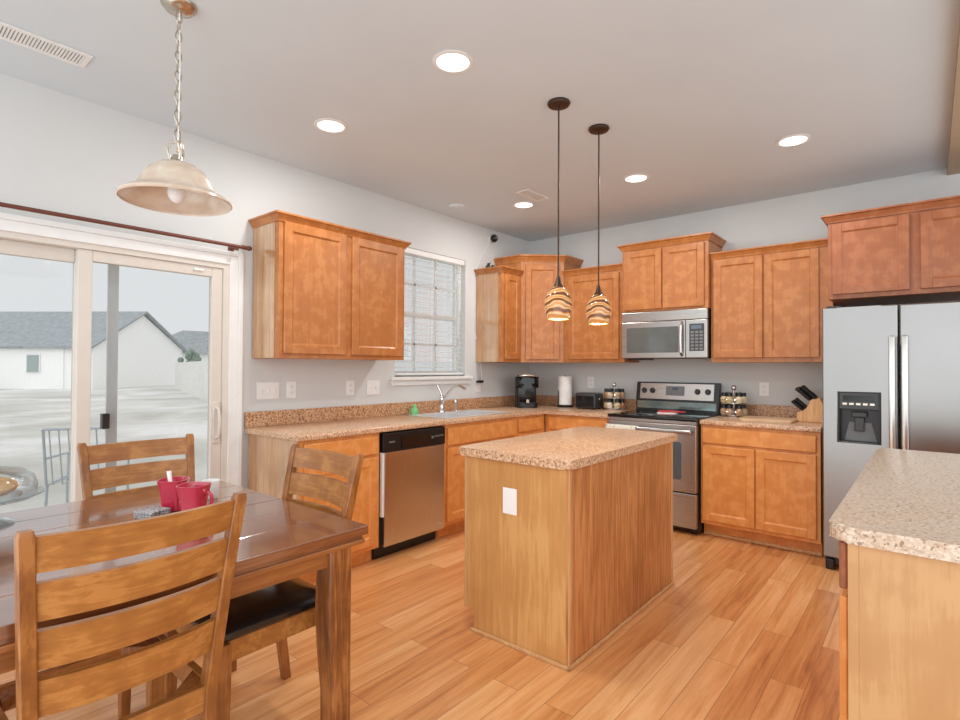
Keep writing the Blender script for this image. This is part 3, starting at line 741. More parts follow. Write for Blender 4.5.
# paper towel holder
px, py = .57, -.17
t = thing('paper_towel_holder', (px, py, CZ), 'black upright paper towel holder on the counter beside the coffee maker', 'holder')
MB().lathe((px, py, CZ), [(.001, 0), (.086, 0), (.088, .012), (.08, .02), (.001, .02)], 24, True).build('base', 'black_plastic', t)
MB().cyl((px, py, CZ+.02), (px, py, CZ+.325), .007, n=10).build('pole', 'black_plastic', t)
MB().tube([(px-.03, py-.080, CZ+.018), (px-.03, py-.080, CZ+.16), (px-.03, py-.076, CZ+.17)], .005, 8).build('tension_arm', 'black_plastic', t)
tag(MB().lathe((px, py, CZ+.025), [(.018, 0), (.072, 0), (.072, .29), (.018, .29), (.018, 0)], 28).build('paper_towel_roll', 'paper_white'), 'white paper towel roll on the black upright holder', 'paper towels')
# toaster
tx0, tx1, ty0, ty1 = .765, .985, -.31, -.13
t = thing('toaster', ((tx0+tx1)/2, (ty0+ty1)/2, CZ), 'black toaster on the counter between paper towels and spice carousel', 'toaster')
MB().box(tx0, tx1, ty0, ty1, CZ+.008, CZ+.16, .016, 3).build('body', 'dark_grey', t)
b = MB(); b.box(tx0+.02, tx1-.02, ty0+.04, ty0+.07, CZ+.1595, CZ+.1615); b.box(tx0+.02, tx1-.02, ty1-.07, ty1-.04, CZ+.1595, CZ+.1615); b.build('slot', 'black_gloss', t)
b = MB(); b.box(tx1-.002, tx1+.014, -.24, -.21, CZ+.09, CZ+.105, .003); b.build('lever', 'nickel', t)
MB().box(tx0+.012, tx1-.012, ty0-.0015, ty0+.001, CZ+.022, CZ+.13, .001, 1).build('face_plate', 'black_gloss', t)
for x in (tx0+.03, tx1-.03):
    for y in (ty0+.03, ty1-.03): MB().cyl((x, y, CZ), (x, y, CZ+.01), .01, n=10).build('foot', 'black_plastic', t)
# spice carousels with their jars
def jar_proto():
    t = thing('spice_jar', (0, 0, 0), 'x', 'spice jar')
    b = MB(); b.lathe((0, 0, 0), [(.001, -.0), (.020, .0), (.0235, .010), (.0235, .028), (.015, .040), (.001, .040)], 12, True); b.build('glass_body', 'spice_glass', t)
    b = MB(); b.lathe((0, 0, 0), [(.001, .040), (.017, .040), (.017, .060), (.015, .063), (.001, .063)], 12, True); b.build('lid', 'black_plastic', t)
    return t
PROTO = jar_proto(); used = False
def carousel(cx, cy, s, label, where):
    global used
    t = thing('spice_carousel', (cx, cy, CZ), label, 'spice rack')
    MB().lathe((cx, cy, CZ), [(.001, 0), (.082*s, 0), (.085*s, .008), (.08*s, .015), (.001, .015)], 24, True).build('base', 'chrome', t)
    MB().cyl((cx, cy, CZ+.012), (cx, cy, CZ+.19*s), .008, n=12).build('post', 'nickel', t)
    MB().sphere((cx, cy, CZ+.195*s), .022).build('knob', 'chrome', t)
    for lv, nm in ((.02, 'lower'), (.095*s, 'upper')):
        b = MB(); b.lathe((cx, cy, CZ+lv), [(.001, 0), (.083*s, 0), (.083*s, .003), (.001, .003)], 24, True)
        pts = [(cx+.086*s*math.cos(2*PI*k/24), cy+.086*s*math.sin(2*PI*k/24), CZ+lv+.03) for k in range(24)]
        b.tube(pts, .002, 6, closed=True)
        b.build('tier', 'chrome', t)
        for k in range(6):
            a = 2*PI*(k+.3)/6
            j = PROTO if not used else copy_tree(PROTO); used = True
            j.location = (cx+.058*s*math.cos(a), cy+.058*s*math.sin(a), CZ+lv+.0035)
            j.rotation_euler = (0, 0, a); j.scale = (1.3, 1.3, 1.32)
            j['label'] = 'small glass spice jar, %s tier of the spice carousel %s' % (nm, where)
            j['group'] = 'spice jars on the %s tier, carousel %s' % (nm, where)
carousel(1.13, -.19, 1.25, 'chrome two-tier spice carousel between the toaster and the range', 'left of the range')
carousel(2.215, -.21, 1.25, 'chrome two-tier spice carousel right of the range', 'right of the range')
# cutting board
tag(MB().prism(rrect(2.31, 2.69, -.47, -.17, .03), CZ+.0005, CZ+.018, .004).build('cutting_board', 'board_wood'), 'thin pale wooden cutting board lying flat in front of the backsplash right of the range', 'cutting board')
# knife block and knives
kb = thing('knife_block', (2.77, -.2, CZ), 'pale wooden knife block on the counter beside the refrigerator', 'knife block')
prof = [(2.685, CZ), (2.888, CZ), (2.888, CZ+.075), (2.835, CZ+.185), (2.775, CZ+.17), (2.752, CZ+.105), (2.735, CZ+.085), (2.685, CZ+.075)]
prof = [(x, z) for x, z in prof]
MB().prism(prof, -.275, -.15, .004, 1, axis='y').build('block', 'knife_block_wood', kb)
dirv = Vector((-.74, 0, .67)).normalized()
names = [(2.783, -.25, .165), (2.783, -.213, .165), (2.783, -.176, .165), (2.816, -.235, .178), (2.816, -.19, .178), (2.728, -.255, .088), (2.728, -.22, .088), (2.728, -.185, .088), (2.749, -.24, .106), (2.749, -.20, .106)]
kn = 0
for x, y, z in names:
    big = z > .15; L = .125 if big else .095
    p0 = Vector((x-.012, y, CZ+z+.005)); 
    if not big: p0 = Vector((x-.008, y, CZ+z+.003))
    k = thing('knife', p0, 'large black-handled knife in the top of the wooden block' if big else 'small black-handled steak knife in the front step of the wooden block', 'knife', 'large knives in the block' if big else 'small knives in the block')
    b = MB(); w_ = .0155 if big else .0115
    b.tube([p0, p0+dirv*.02, p0+dirv*L*.6, p0+dirv*L], [w_*.8, w_, w_*.9, w_*1.05], 8); b.build('handle', 'black_plastic', k)
    b = MB(); b.tube([p0+dirv*L, p0+dirv*(L+.004)], [w_*.9, w_*.7], 8); b.build('end_cap', 'chrome', k)
# spoon rest on cooktop
t = thing('spoon_rest', (1.70, -.36, .9225), 'white spoon rest with a red spatula handle lying on the black cooktop', 'spoon rest')
b = MB(); b.prism([(-.07, -.04), (.07, -.04), (.10, 0), (.07, .04), (-.07, .04)], 0, .010, .003, mtx=Matrix.Translation((1.70, -.36, .9225)) @ Matrix.Rotation(.2, 4, 'Z')); b.build('dish', 'paper_white', t)
b = MB(); b.tube([(1.64, -.37, .940), (1.75, -.37, .945), (1.86, -.34, .942)], [.012, .009, .006], 8); b.build('handle', 'red_plastic', t)
# dish towel over oven handle
b = MB(); n = 14; rings = []
for i in range(n+1):
    x = rx0+.012+.27*i/n; wv = .004*math.sin(i*1.7)
    rings.append([(x, -.748+wv, .80-.19+.01*math.sin(i)), (x, -.749+wv, .80), (x, -.748, .826), (x, -.744, .836), (x, -.731, .8375), (x, -.718, .836), (x, -.713, .826), (x, -.711+wv*.3, .80), (x, -.700+wv*.3, .66)])
b.loft(rings, cap=False, closed=False)
o = b.build('dish_towel', 'floral_towel'); md_ = o.modifiers.new('thick', 'SOLIDIFY'); md_.thickness = .003; md_.offset = 0
tag(o, 'pale floral dish towel hanging over the oven door handle', 'towel')

# ------------------------------------------------------------------ wall plates
def plate(M, w_, h_, kind, label, cat, group=None, n=1, mat='white_plastic'):
    c = M.translation.copy()
    t = thing('wall_switch' if kind == 'switch' else 'wall_outlet', c, label, cat, group)
    MB(M).box(-w_/2, w_/2, .0005, .006, -h_/2, h_/2, .003).build('cover_plate', mat, t)
    for k in range(n):
        u = (k-(n-1)/2)*.046
        if kind == 'switch':
            MB(M).box(u-.005, u+.005, .006, .014, -.012, .010, .002).build('toggle', 'white_trim', t)
        else:
            for z in (.021, -.021):
                rc = MB(M).prism(rrect(u-.016, u+.016, z-.014, z+.014, .008), .006, .008, axis='y').build('receptacle', 'white_trim', t)
                b = MB(M)
                for du in (-.006, .006): b.box(u+du-.0012, u+du+.0012, .0078, .0086, z-.004, z+.006)
                b.build('slots', 'slot_grey', rc)
    return t
WL = lambda y, z: frame((0, y, z), (0, 1, 0), (1, 0, 0))
WB = lambda x, z: frame((x, 0, z), (1, 0, 0), (0, -1, 0))
plate(WL(-3.12, 1.153), .165, .118, 'switch', 'white three-toggle switch plate nearest the patio door', 'light switch', n=3)
plate(WL(-2.945, 1.155), .075, .118, 'outlet', 'white wall outlet right beside the three-toggle switch plate', 'outlet')
plate(WL(-2.44, 1.153), .075, .118, 'outlet', 'white wall outlet under the right end of the two-door cabinet', 'outlet')
plate(WL(-2.214, 1.15), .13, .118, 'switch', 'white two-toggle switch plate left of the window sill', 'light switch', n=2)
plate(WL(-.895, 1.13), .075, .118, 'outlet', 'white wall outlet with the black plug, right of the window', 'outlet')
plate(WB(.778, 1.168), .075, .118, 'outlet', 'white back-wall outlet above the toaster', 'outlet')
plate(WB(2.40, 1.145), .075, .118, 'outlet', 'white back-wall outlet above the cutting board', 'outlet')
plate(frame((1.935, IY0, .683), (1, 0, 0), (0, -1, 0)), .082, .124, 'outlet', 'bright white outlet plate on the end of the kitchen island', 'outlet', mat='bright_plate', n=0)
b = MB(); b.box(.015, .05, -.945, -.86, 1.165, 1.19, .006)
t = thing('power_plug', (.03, -.9, 1.165), 'black power adapter with thin white cord right of the window', 'plug')
b.build('adapter', 'black_plastic', t)
b = MB(); b.tube([(.03, -.87, 1.19), (.012, -.86, 1.3), (.006, -.955, 1.7), (.006, -.955, 2.26), (.006, -.85, 2.45), (.006, -.72, 2.6)], .003, 6); b.build('cord', 'white_plastic', t)
t = thing('security_camera', (.03, -.712, 2.64), 'small round black and white camera high on the left wall', 'camera')
MB().cyl((.001, -.712, 2.64), (.03, -.712, 2.64), .03, .035, 18).build('mount', 'white_plastic', t)
MB().sphere((.055, -.712, 2.64), .040).build('lens_ball', 'black_plastic', t)
MB().cyl((.09, -.72, 2.64), (.097, -.722, 2.64), .012, n=12).build('lens', 'grey_plastic', t)
for i, (y, s, nm) in enumerate(((-.89, .022, 'leftmost'), (-.83, .018, 'right hand'))):
    b = MB(); z0 = 2.29; b.sphere((.12, y, z0+s), s, (1, 1.2, 1)); b.sphere((.12, y+.01, z0+2.3*s), s*.7); b.cyl((.12, y+.02, z0+2.2*s), (.12, y+.05, z0+3.6*s), .005, .002, 8)
    tag(b.build('figurine', 'black_plastic'), 'tiny black figurine on top of the narrow cabinet, ' + ('nearest the window' if i == 0 else 'nearest the corner'), 'figurine')

# ------------------------------------------------------------------ ceiling fittings and lamps
where = ['nearest the camera, above the dining table side of the island', 'between the glass bell lamp and the left wall cabinet', 'in front of the kitchen corner', 'in front of the range', 'in front of the refrigerator']
labs = ['round recessed ceiling light nearest the camera, left of the pendants', 'round recessed ceiling light above the left two-door wall cabinet', 'round recessed ceiling light near the corner by the small ceiling vent',
        'round recessed ceiling light just right of the hanging pendants', 'round recessed ceiling light in front of the refrigerator, farthest right']
first = None
for (x, y), lb in zip(CANS, labs):
    if first is None:
        first = t = thing('recessed_light', (x, y, H), lb, 'ceiling light', 'recessed ceiling lights')
        MB().lathe((x, y, H), [(.074, -.001), (.096, -.001), (.096, -.004), (.078, -.007), (.074, -.001)], 32).build('trim_ring', 'white_trim', t)
        MB().lathe((x, y, H), [(.001, -.0035), (.076, -.0035), (.076, -.001), (.001, -.001)], 32, True).build('lens', 'can_lens', t)
    else:
        t = copy_tree(first); t.location = (x, y, H); t['label'] = lb
    ld_ = bpy.data.lights.new('can_light', 'AREA'); ld_.shape = 'DISK'; ld_.size = .15; ld_.energy = CAN_POWER; ld_.color = (1, .97, .94)
    lo = bpy.data.objects.new('can_light', ld_); COL.objects.link(lo); lo.location = (x, y, H-.012)
b = MB(); b.lathe((.275, -1.517, H), [(.001, -.022), (.05, -.022), (.07, -.016), (.078, -.001)], 28, True)
tag(b.build('smoke_detector', 'ceiling_paint'), 'round pale detector on the ceiling near the window', 'smoke detector')
def vent(name, x0, x1, y0, y1, label, along, n):
    t = thing(name, ((x0+x1)/2, (y0+y1)/2, H), label, 'ceiling vent')
    b = MB(); z0, z1 = H-.008, H-.0005; e_ = .022
    b.box(x0, x1, y0, y0+e_, z0, z1, .002, 1); b.box(x0, x1, y1-e_, y1, z0, z1, .002, 1); b.box(x0, x0+e_, y0+e_, y1-e_, z0, z1, .002, 1); b.box(x1-e_, x1, y0+e_, y1-e_, z0, z1, .002, 1)
    b.build('frame', 'white_trim', t)
    MB().box(x0+e_, x1-e_, y0+e_, y1-e_, H-.002, H-.0005).build('opening', 'vent_dark', t)
    b = MB()
    for k in range(n):
        if along == 'y': yy = y0+e_+(y1-y0-2*e_)*(k+.5)/n; b.box(x0+e_, x1-e_, yy-.004, yy+.004, H-.007, H-.002)
        else: xx = x0+e_+(x1-x0-2*e_)*(k+.5)/n; b.box(xx-.004, xx+.004, y0+e_, y1-e_, H-.007, H-.002)
    b.build('louvers', 'white_trim', t)
vent('ceiling_vent', .385, .53, -4.62, -4.275, 'long white louvered ceiling vent at the upper left by the bell lamp', 'y', 24)
vent('ceiling_vent', .90, 1.03, -1.50, -1.20, 'small white ceiling vent near the kitchen corner', 'x', 5)
# mini pendants
mlab = ['amber swirl glass mini pendant, the left one nearer the camera', 'amber swirl glass mini pendant, the right one nearer the range']
firstp = None
for (x, y), lb in zip(MINI, mlab):
    if firstp is None:
        firstp = t = thing('pendant_lamp', (x, y, H), lb, 'pendant lamp', 'mini pendants over the island')
        MB().lathe((x, y, H), [(.001, -.022), (.03, -.022), (.055, -.018), (.062, -.008), (.06, -.001)], 28, True).build('canopy', 'dark_metal', t)
        MB().cyl((x, y, 1.80), (x, y, H-.02), .0045, n=8).build('stem', 'dark_metal', t)
        MB().lathe((x, y, 1.745), [(.027, 0), (.028, .008), (.018, .025), (.012, .05), (.006, .065), (.001, .066)], 18).build('socket_cap', 'dark_metal', t)
        z0 = 1.578
        prof = [(.058, 0), (.068, .03), (.0745, .07), (.072, .10), (.06, .135), (.045, .158), (.028, .172)]
        prof2 = [(r-.004, z+.0005) for r, z in prof][::-1]
        MB().lathe((x, y, z0), prof+prof2+[prof[0]], 32).build('shade', 'amber_swirl_glass', t)
        MB().sphere((x, y, z0+.075), .022, (1, 1, 1.3)).build('bulb', 'bulb_glow', t)
    else:
        t = copy_tree(firstp); t.location = (x, y, H); t['label'] = lb
    ld_ = bpy.data.lights.new('pendant_bulb', 'POINT'); ld_.energy = 3; ld_.shadow_soft_size = .03; ld_.color = (1, .85, .6)
    lo = bpy.data.objects.new('pendant_bulb', ld_); COL.objects.link(lo); lo.location = (x, y, 1.60)
# big bell pendant on a chain
x, y = PEND
t = thing('pendant_lamp', (x, y, H), 'large alabaster glass bell lamp hanging on a chain over the dining table', 'pendant lamp')
MB().lathe((x, y, H), [(.001, -.035), (.02, -.033), (.05, -.022), (.063, -.008), (.065, -.001)], 28, True).build('canopy', 'nickel', t)
b = MB(); z = H-.03; k = 0
while z > 2.21:
    pts = []
    for j in range(14):
        a = 2*PI*j/14; u, v = .011*math.cos(a), .024*math.sin(a)
        pts.append((x+(u if k % 2 else 0), y+(0 if k % 2 else u), z-.02+v))
    b.tube(pts, .0028, 6, closed=True); z -= .039; k += 1
b.build('chain', 'nickel', t)
b = MB(); b.tube([(x+.004, y, H-.03), (x+.016, y, 2.5), (x+.012, y, 2.3), (x+.004, y, 2.18)], .0022, 6); b.build('cord', 'white_plastic', t)
b = MB(); b.tube([(x, y, 2.21), (x, y, 2.16)], .006, 8)
for a in (0, 2*PI/3, 4*PI/3):
    b.tube([(x, y, 2.2), (x+.025*math.cos(a), y+.025*math.sin(a), 2.195), (x+.034*math.cos(a), y+.034*math.sin(a), 2.165), (x+.022*math.cos(a), y+.022*math.sin(a), 2.125)], .005, 8)
b.lathe((x, y, 2.115), [(.001, .03), (.016, .03), (.02, .01), (.04, .0), (.001, -.004)], 18, True)
b.build('hanger', 'nickel', t)
zr = 1.965
prof = [(.200, 0), (.198, .007), (.178, .022), (.148, .036), (.138, .05), (.122, .085), (.096, .12), (.062, .143), (.03, .152)]
inn = [(r-.005 if r > .05 else r, z-.005) for r, z in prof][::-1]
MB().lathe((x, y, zr), prof+inn+[prof[0]], 48).build('shade', 'alabaster_glass', t)
MB().sphere((x, y, zr+.035), .033, (1, 1, 1.25)).build('bulb', 'frosted_bulb', t)
MB().cyl((x, y, zr+.07), (x, y, zr+.15), .018).build('socket', 'white_plastic', t)
# curtain rod
t = thing('curtain_rod', (.08, -4.4, 2.085), 'dark bronze curtain rod mounted above the sliding glass door', 'curtain rod')
MB().cyl((.08, -5.38, 2.085), (.08, -3.35, 2.085), .011, n=14).build('pole', 'rod_brown', t)
b = MB(); b.cyl((.08, -3.35, 2.085), (.08, -3.325, 2.085), .014); b.sphere((.08, -3.305, 2.085), .017, (1, 1.3, 1)); b.build('finial', 'rod_brown', t)
b = MB(); b.cyl((.001, -3.385, 2.075), (.08, -3.385, 2.075), .006, n=8); b.box(.0005, .006, -3.405, -3.365, 2.04, 2.10, .002); b.tube([(.08, -3.385, 2.06), (.08, -3.385, 2.075)], .013, 10); b.build('bracket', 'rod_brown', t)

# ------------------------------------------------------------------ dining table
TX0, TX1, TY0, TY1, TZ = .778, 1.95, -4.95, -3.80, .76
t = thing('dining_table', ((TX0+TX1)/2, (TY0+TY1)/2, 0), 'square brown wooden dining table with planked top in the left foreground', 'table')
b = MB(); nb = 6
for k in range(nb):
    a = TX0+(TX1-TX0)*k/nb; c = TX0+(TX1-TX0)*(k+1)/nb
    b.box(a+.0006, c-.0006, TY0, TY1, TZ-.03, TZ, .0022, 2)
b.box(TX0+.015, TX1-.015, TY0+.015, TY1-.015, TZ-.05, TZ-.0295)
b.build('tabletop', 'table_cherry', t)
ins = .055
b = MB()
b.box(TX1-ins-.022, TX1-ins, TY0+ins, TY1-ins, TZ-.125, TZ-.05); b.box(TX0+ins, TX0+ins+.022, TY0+ins, TY1-ins, TZ-.125, TZ-.05)
b.box(TX0+ins, TX1-ins, TY0+ins, TY0+ins+.022, TZ-.125, TZ-.05); b.box(TX0+ins, TX1-ins, TY1-ins-.022, TY1-ins, TZ-.125, TZ-.05)
b.build('apron', 'table_apron_oak', t)
b = MB(); b.box(TX0+.008, TX1-.008, TY0+.008, TY1-.008, TZ-.062, TZ-.045, .004); b.build('edge_band', 'table_apron_oak', t)
lw = .088
for sx in (0, 1):
    for sy in (0, 1):
        cx = (TX1-ins+.020-lw/2) if sx else (TX0+ins-.012+lw/2); cy = (TY1-ins+.012-lw/2) if sy else (TY0+ins-.012+lw/2)
        ox = 1 if sx else -1; oy = 1 if sy else -1; rings = []
        for z, s_ in ((.698, 1.0), (.62, 1.0), (.56, 1.03), (.45, 1.04), (.33, .98), (.2, .88), (.0, .86)):
            w2 = lw*s_; a0 = cx+ox*(lw/2) ; b0 = cy+oy*(lw/2)      # outer faces stay straight, inner faces curve
            xs = sorted((a0, a0-ox*w2)); ys = sorted((b0, b0-oy*w2)); c = .006
            rings.append([(xs[0]+c, ys[0], z), (xs[1]-c, ys[0], z), (xs[1], ys[0]+c, z), (xs[1], ys[1]-c, z), (xs[1]-c, ys[1], z), (xs[0]+c, ys[1], z), (xs[0], ys[1]-c, z), (xs[0], ys[0]+c, z)])
        MB().loft(rings).build('leg', 'table_leg_oak', t)

# ------------------------------------------------------------------ dining chairs  (local: faces -x, back at +x, centred on y)
def chair(label, loc, rz, cushion=True):
    t = thing('dining_chair', (0, 0, 0), label, 'chair', 'ladder-back dining chairs')
    def cx(z): return .0 if z < .45 else (z-.45)*.085/.53*1.0+(z-.45)**2*.06       # lean of the back
    def hw(z): return .190+(max(0, z-.40))*.033/.58
    for s_ in (-1, 1):
        zs = [0, .2, .40, .46, .6, .72, .85, .965, .98]
        pts = [((.045 if z == 0 else .018 if z == .2 else cx(z)), s_*hw(z), z) for z in zs]
        MB().bar(pts, [.034, .038, .046, .046, .042, .038, .034, .032, .024], [.031]*8+[.024]).build('back_post', 'chair_post_oak', t)
        fp = [(-.41, s_*.203, 0), (-.405, s_*.200, .3), (-.405, s_*.200, .445)]
        MB().bar(fp, [.032, .042, .044], [.032, .042, .044]).build('front_leg', 'chair_post_oak', t)
    for z0, z1 in ((.885, .965), (.775, .862), (.662, .752), (.55, .636)):
        rings = []; n = 12
        for i in range(n+1):
            u = -1+2*i/n; bow = .032*(1-u*u); y = u*(hw((z0+z1)/2)-.012)
            ring = []
            for z, th in ((z0, 0), (z1, 0)):
                ring += [(cx(z)-.009+bow, y, z), (cx(z)+.009+bow, y, z)] if z == z0 else [(cx(z)+.009+bow, y, z), (cx(z)-.009+bow, y, z)]
            rings.append(ring)
        MB().loft(rings).build('back_slat', 'chair_oak', t)
    b = MB(); z0, z1 = .385, .452
    b.prism([(-.012, -.185), (.012, -.185), (.012, .185), (-.012, .185)], z0, z1, .002, 1)
    b.prism([(-.418, -.19), (-.394, -.19), (-.394, .19), (-.418, .19)], z0, z1, .002, 1)
    for s_ in (-1, 1): b.prism([(-.39, s_*.218), (-.39, s_*.196), (-.01, s_*.188), (-.01, s_*.210)], z0, z1, .002, 1)
    fr_ = b.build('seat_frame', 'chair_oak', t)
    for s_ in (-1, 1):
        b = MB(); b.prism([(-.012, s_*.19), (-.012, s_*.10), (-.10, s_*.19)], .425, .45); b.build('corner_block', 'table_leg_oak', fr_)
        b = MB(); b.prism([(-.394, s_*.19), (-.394, s_*.10), (-.31, s_*.19)], .425, .45); b.build('corner_block', 'table_leg_oak', fr_)
    if cushion:
        rings = []; 
        for k, (s_, z) in enumerate(((.96, .4525), (1.0, .462), (1.0, .478), (.96, .490), (.85, .499), (.6, .505), (.25, .507))):
            rings.append([(-.203+q[0]*s_, q[1]*s_, z) for q in rrect(-.227, .19, -.225, .225, .045, 5)])
        MB().loft(rings).build('seat_cushion', 'black_leather', t)
    t.location = loc; t.rotation_euler = (0, 0, rz)
    return t
chair('wooden ladder-back chair without a seat cushion, seen from behind in the left foreground', (1.952, -4.539, 0), 0, cushion=False)
chair('wooden ladder-back chair with black seat pushed in at the kitchen end of the table', (1.56, -3.817, 0), PI/2)
chair('wooden ladder-back chair across the table with its back to the patio door', (.735, -4.10, 0), PI)

# ------------------------------------------------------------------ things on the table
def mug(x, y, rz, s, label, group):
    t = thing('mug', (x, y, TZ+.0005), label, 'mug', group)
    M = Matrix.Translation((x, y, TZ+.0005)) @ Matrix.Rotation(rz, 4, 'Z')
    prof = [(.001, 0), (.034*s, 0), (.037*s, .004), (.038*s, .03), (.043*s, .075), (.052*s, .118), (.049*s, .118), (.040*s, .075), (.034*s, .012), (.001, .010)]
    MB(M).lathe((0, 0, 0), prof, 40, True, sq=.16).build('body', 'red_glaze', t)
    b = MB(M); pts = [(.045*s, 0, .088), (.058*s, 0, .09), (.069*s, 0, .078), (.071*s, 0, .058), (.062*s, 0, .04), (.040*s, 0, .032)]
    b.tube(pts, .0065, 8); b.build('handle', 'red_glaze', t)
    return t
mug(1.212, -4.165, 2.4, 1.0, 'red flared mug holding a spoon, the left one of the pair', 'red mugs')
mug(1.372, -4.155, .62, 1.0, 'red flared mug with its handle to the right, the nearer of the pair', 'red mugs')
t = thing('spoon', (1.212, -4.17, TZ+.02), 'pale spoon handle standing in the left red mug', 'spoon')
b = MB(); b.tube([(1.225, -4.17, TZ+.02), (1.205, -4.172, TZ+.08), (1.188, -4.174, TZ+.148)], [.005, .006, .009], 8); b.build('handle', 'bright_plate', t)
b = MB(); b.lathe((1.135, -3.99, TZ+.0005), [(.001, 0), (.025, 0), (.03, .006), (.036, .075), (.033, .075), (.027, .008), (.001, .006)], 24, True)
tag(b.build('glass_cup', 'white_plastic'), 'small white cup behind the right red mug', 'cup')
for k in range(3):
    b = MB(); b.box(-.042, .042, -.042, .042, .0005+k*.009, .008+k*.009, .001, 1, mtx=Matrix.Translation((1.258, -4.255, TZ)) @ Matrix.Rotation(.25+.08*k, 4, 'Z'))
    tag(b.build('coaster', 'coaster_print'), 'patterned grey coaster, %s of the stack left of the red mugs' % ['bottom', 'middle', 'top'][k], 'coaster', 'stack of coasters')
# cake stand with dome and bread
cx_, cy_ = .95, -4.685
t = thing('cake_stand', (cx_, cy_, TZ), 'glass footed cake stand at the left end of the table', 'cake stand')
MB().lathe((cx_, cy_, TZ+.0005), [(.001, 0), (.085, 0), (.088, .006), (.06, .018), (.02, .03), (.016, .06), (.03, .085), (.001, .088)], 32, True).build('foot', 'clear_glass', t)
MB().lathe((cx_, cy_, TZ+.089), [(.001, 0), (.15, .002), (.172, .014), (.172, .018), (.15, .008), (.001, .006)], 40, True).build('plate', 'clear_glass', t)
d_ = [(.150, 0), (.152, .035), (.142, .065), (.112, .088), (.06, .099), (.015, .102), (.01, .112), (.018, .125), (.001, .132)]
t2 = thing('cake_dome', (cx_, cy_, TZ+.1), 'clear glass dome covering the cake stand', 'dome')
MB().lathe((cx_, cy_, TZ+.099), d_, 40).build('dome_glass', 'clear_glass', t2)
tag(MB().sphere((cx_, cy_, TZ+.1325), .115, (1.0, .85, .30), 28, 14).build('cake', 'cake_crust'), 'tan loaf cake under the glass dome', 'cake')

# ------------------------------------------------------------------ outdoors
GZ = -.30
b = MB(); b.box(-140, -.14, -120, 120, GZ-.2, GZ)
o = struct(b, 'lawn', 'straw_ground')
struct(MB().box(-3.2, -.145, -6.5, -2.6, GZ, -.18), 'patio_slab', 'concrete')
# neighbour house, rotated
A0 = Vector((-40, 6.1, 0)); dd = Vector((-.6, .8, 0)); ee = Vector((-.8, -.6, 0))
t = thing('house', (A0.x, A0.y, GZ), 'white sided house with grey shingle roof beyond the yard', 'house')
P = lambda a, c, z: tuple(A0+dd*a+ee*c+Vector((0, 0, z)))
ez, rz_ = 2.65, 5.35; D_, W_ = 10.0, 14.0
b = MB()
b.loft([[P(0, 0, GZ), P(D_, 0, GZ), P(D_, 0, ez), P(D_/2, 0, rz_-.15), P(0, 0, ez)], [P(0, W_, GZ), P(D_, W_, GZ), P(D_, W_, ez), P(D_/2, W_, rz_-.15), P(0, W_, ez)]])
b.build('walls', 'house_siding', t)
b = MB()
for a0, a1 in ((-.4, D_/2), (D_+.4, D_/2)):
    z0 = ez-.2; b.loft([[P(a0, -.3, z0), P(a1, -.3, rz_), P(a1, -.3, rz_+.15), P(a0, -.3, z0+.15)], [P(a0, W_+.3, z0), P(a1, W_+.3, rz_), P(a1, W_+.3, rz_+.15), P(a0, W_+.3, z0+.15)]])
b.build('roof', 'roof_shingles', t)
# wing in front with a hip roof
b = MB(); b.loft([[P(-.1, 2.0, GZ), P(4, 2.0, GZ), P(4, 2, ez-.05), P(-.1, 2, ez-.05)], [P(-.1, 13.5, GZ), P(4, 13.5, GZ), P(4, 13.5, ez-.05), P(-.1, 13.5, ez-.05)]])
for c in (3.6, 7.2, 11.2):
    f_ = MB(); f_.loft([[P(-.16, c, .75), P(-.05, c, .75), P(-.05, c, 2.1), P(-.16, c, 2.1)], [P(-.16, c+1.0, .75), P(-.05, c+1.0, .75), P(-.05, c+1.0, 2.1), P(-.16, c+1.0, 2.1)]]); wf = f_.build('window', 'white_trim', t)
    f_ = MB(); f_.loft([[P(-.2, c+.1, .85), P(-.1, c+.1, .85), P(-.1, c+.1, 2.0), P(-.2, c+.1, 2.0)], [P(-.2, c+.9, .85), P(-.1, c+.9, .85), P(-.1, c+.9, 2.0), P(-.2, c+.9, 2.0)]]); f_.build('pane', 'house_glass', wf)
b.build('wing_walls', 'house_siding', t)
b = MB(); b.loft([[P(-.5, 4.6, ez-.15), P(-.5, 14.5, ez-.15), P(4.2, 14.5, ez-.15), P(4.2, 4.6, ez-.15)], [P(1.7, 7.2, 3.75), P(1.7, 11.9, 3.75), P(2.1, 11.9, 3.75), P(2.1, 7.2, 3.75)]])
b.build('wing_roof', 'roof_shingles', t)
MB().cyl(P(-.12, .15, GZ), P(-.12, .15, ez-.1), .05, n=8).build('downspout', 'white_trim', t)
# far house behind the fence
t = thing('house', (-56, 17.5, GZ), 'small distant house with hip roof behind the wooden fence', 'house')
MB().box(-60, -52, 14.4, 24, GZ, 2.5).build('walls', 'house_siding', t)
b = MB(); b.loft([[(-60.4, 14.0, 2.5), (-51.6, 14.0, 2.5), (-51.6, 24.4, 2.5), (-60.4, 24.4, 2.5)], [(-56.2, 18, 5.0), (-55.8, 18, 5.0), (-55.8, 20.4, 5.0), (-56.2, 20.4, 5.0)]]); b.build('roof', 'roof_shingles', t)
b = MB(); rnd = random.Random(3)
for k in range(40):
    q = Vector((rnd.gauss(0, .5), rnd.gauss(0, .6), rnd.gauss(0, .5))); b.sphere((-36.5+q.x*.35, 11.2+q.y*.35, 1.75+q.z*.5), .22, n=8, m=5)
b.cyl((-36.5, 11.2, GZ), (-36.5, 11.2, 1.7), .12, .08, 8)
tag(b.build('tree', 'bush_leaf'), 'small round green tree standing beside the distant house', 'tree')
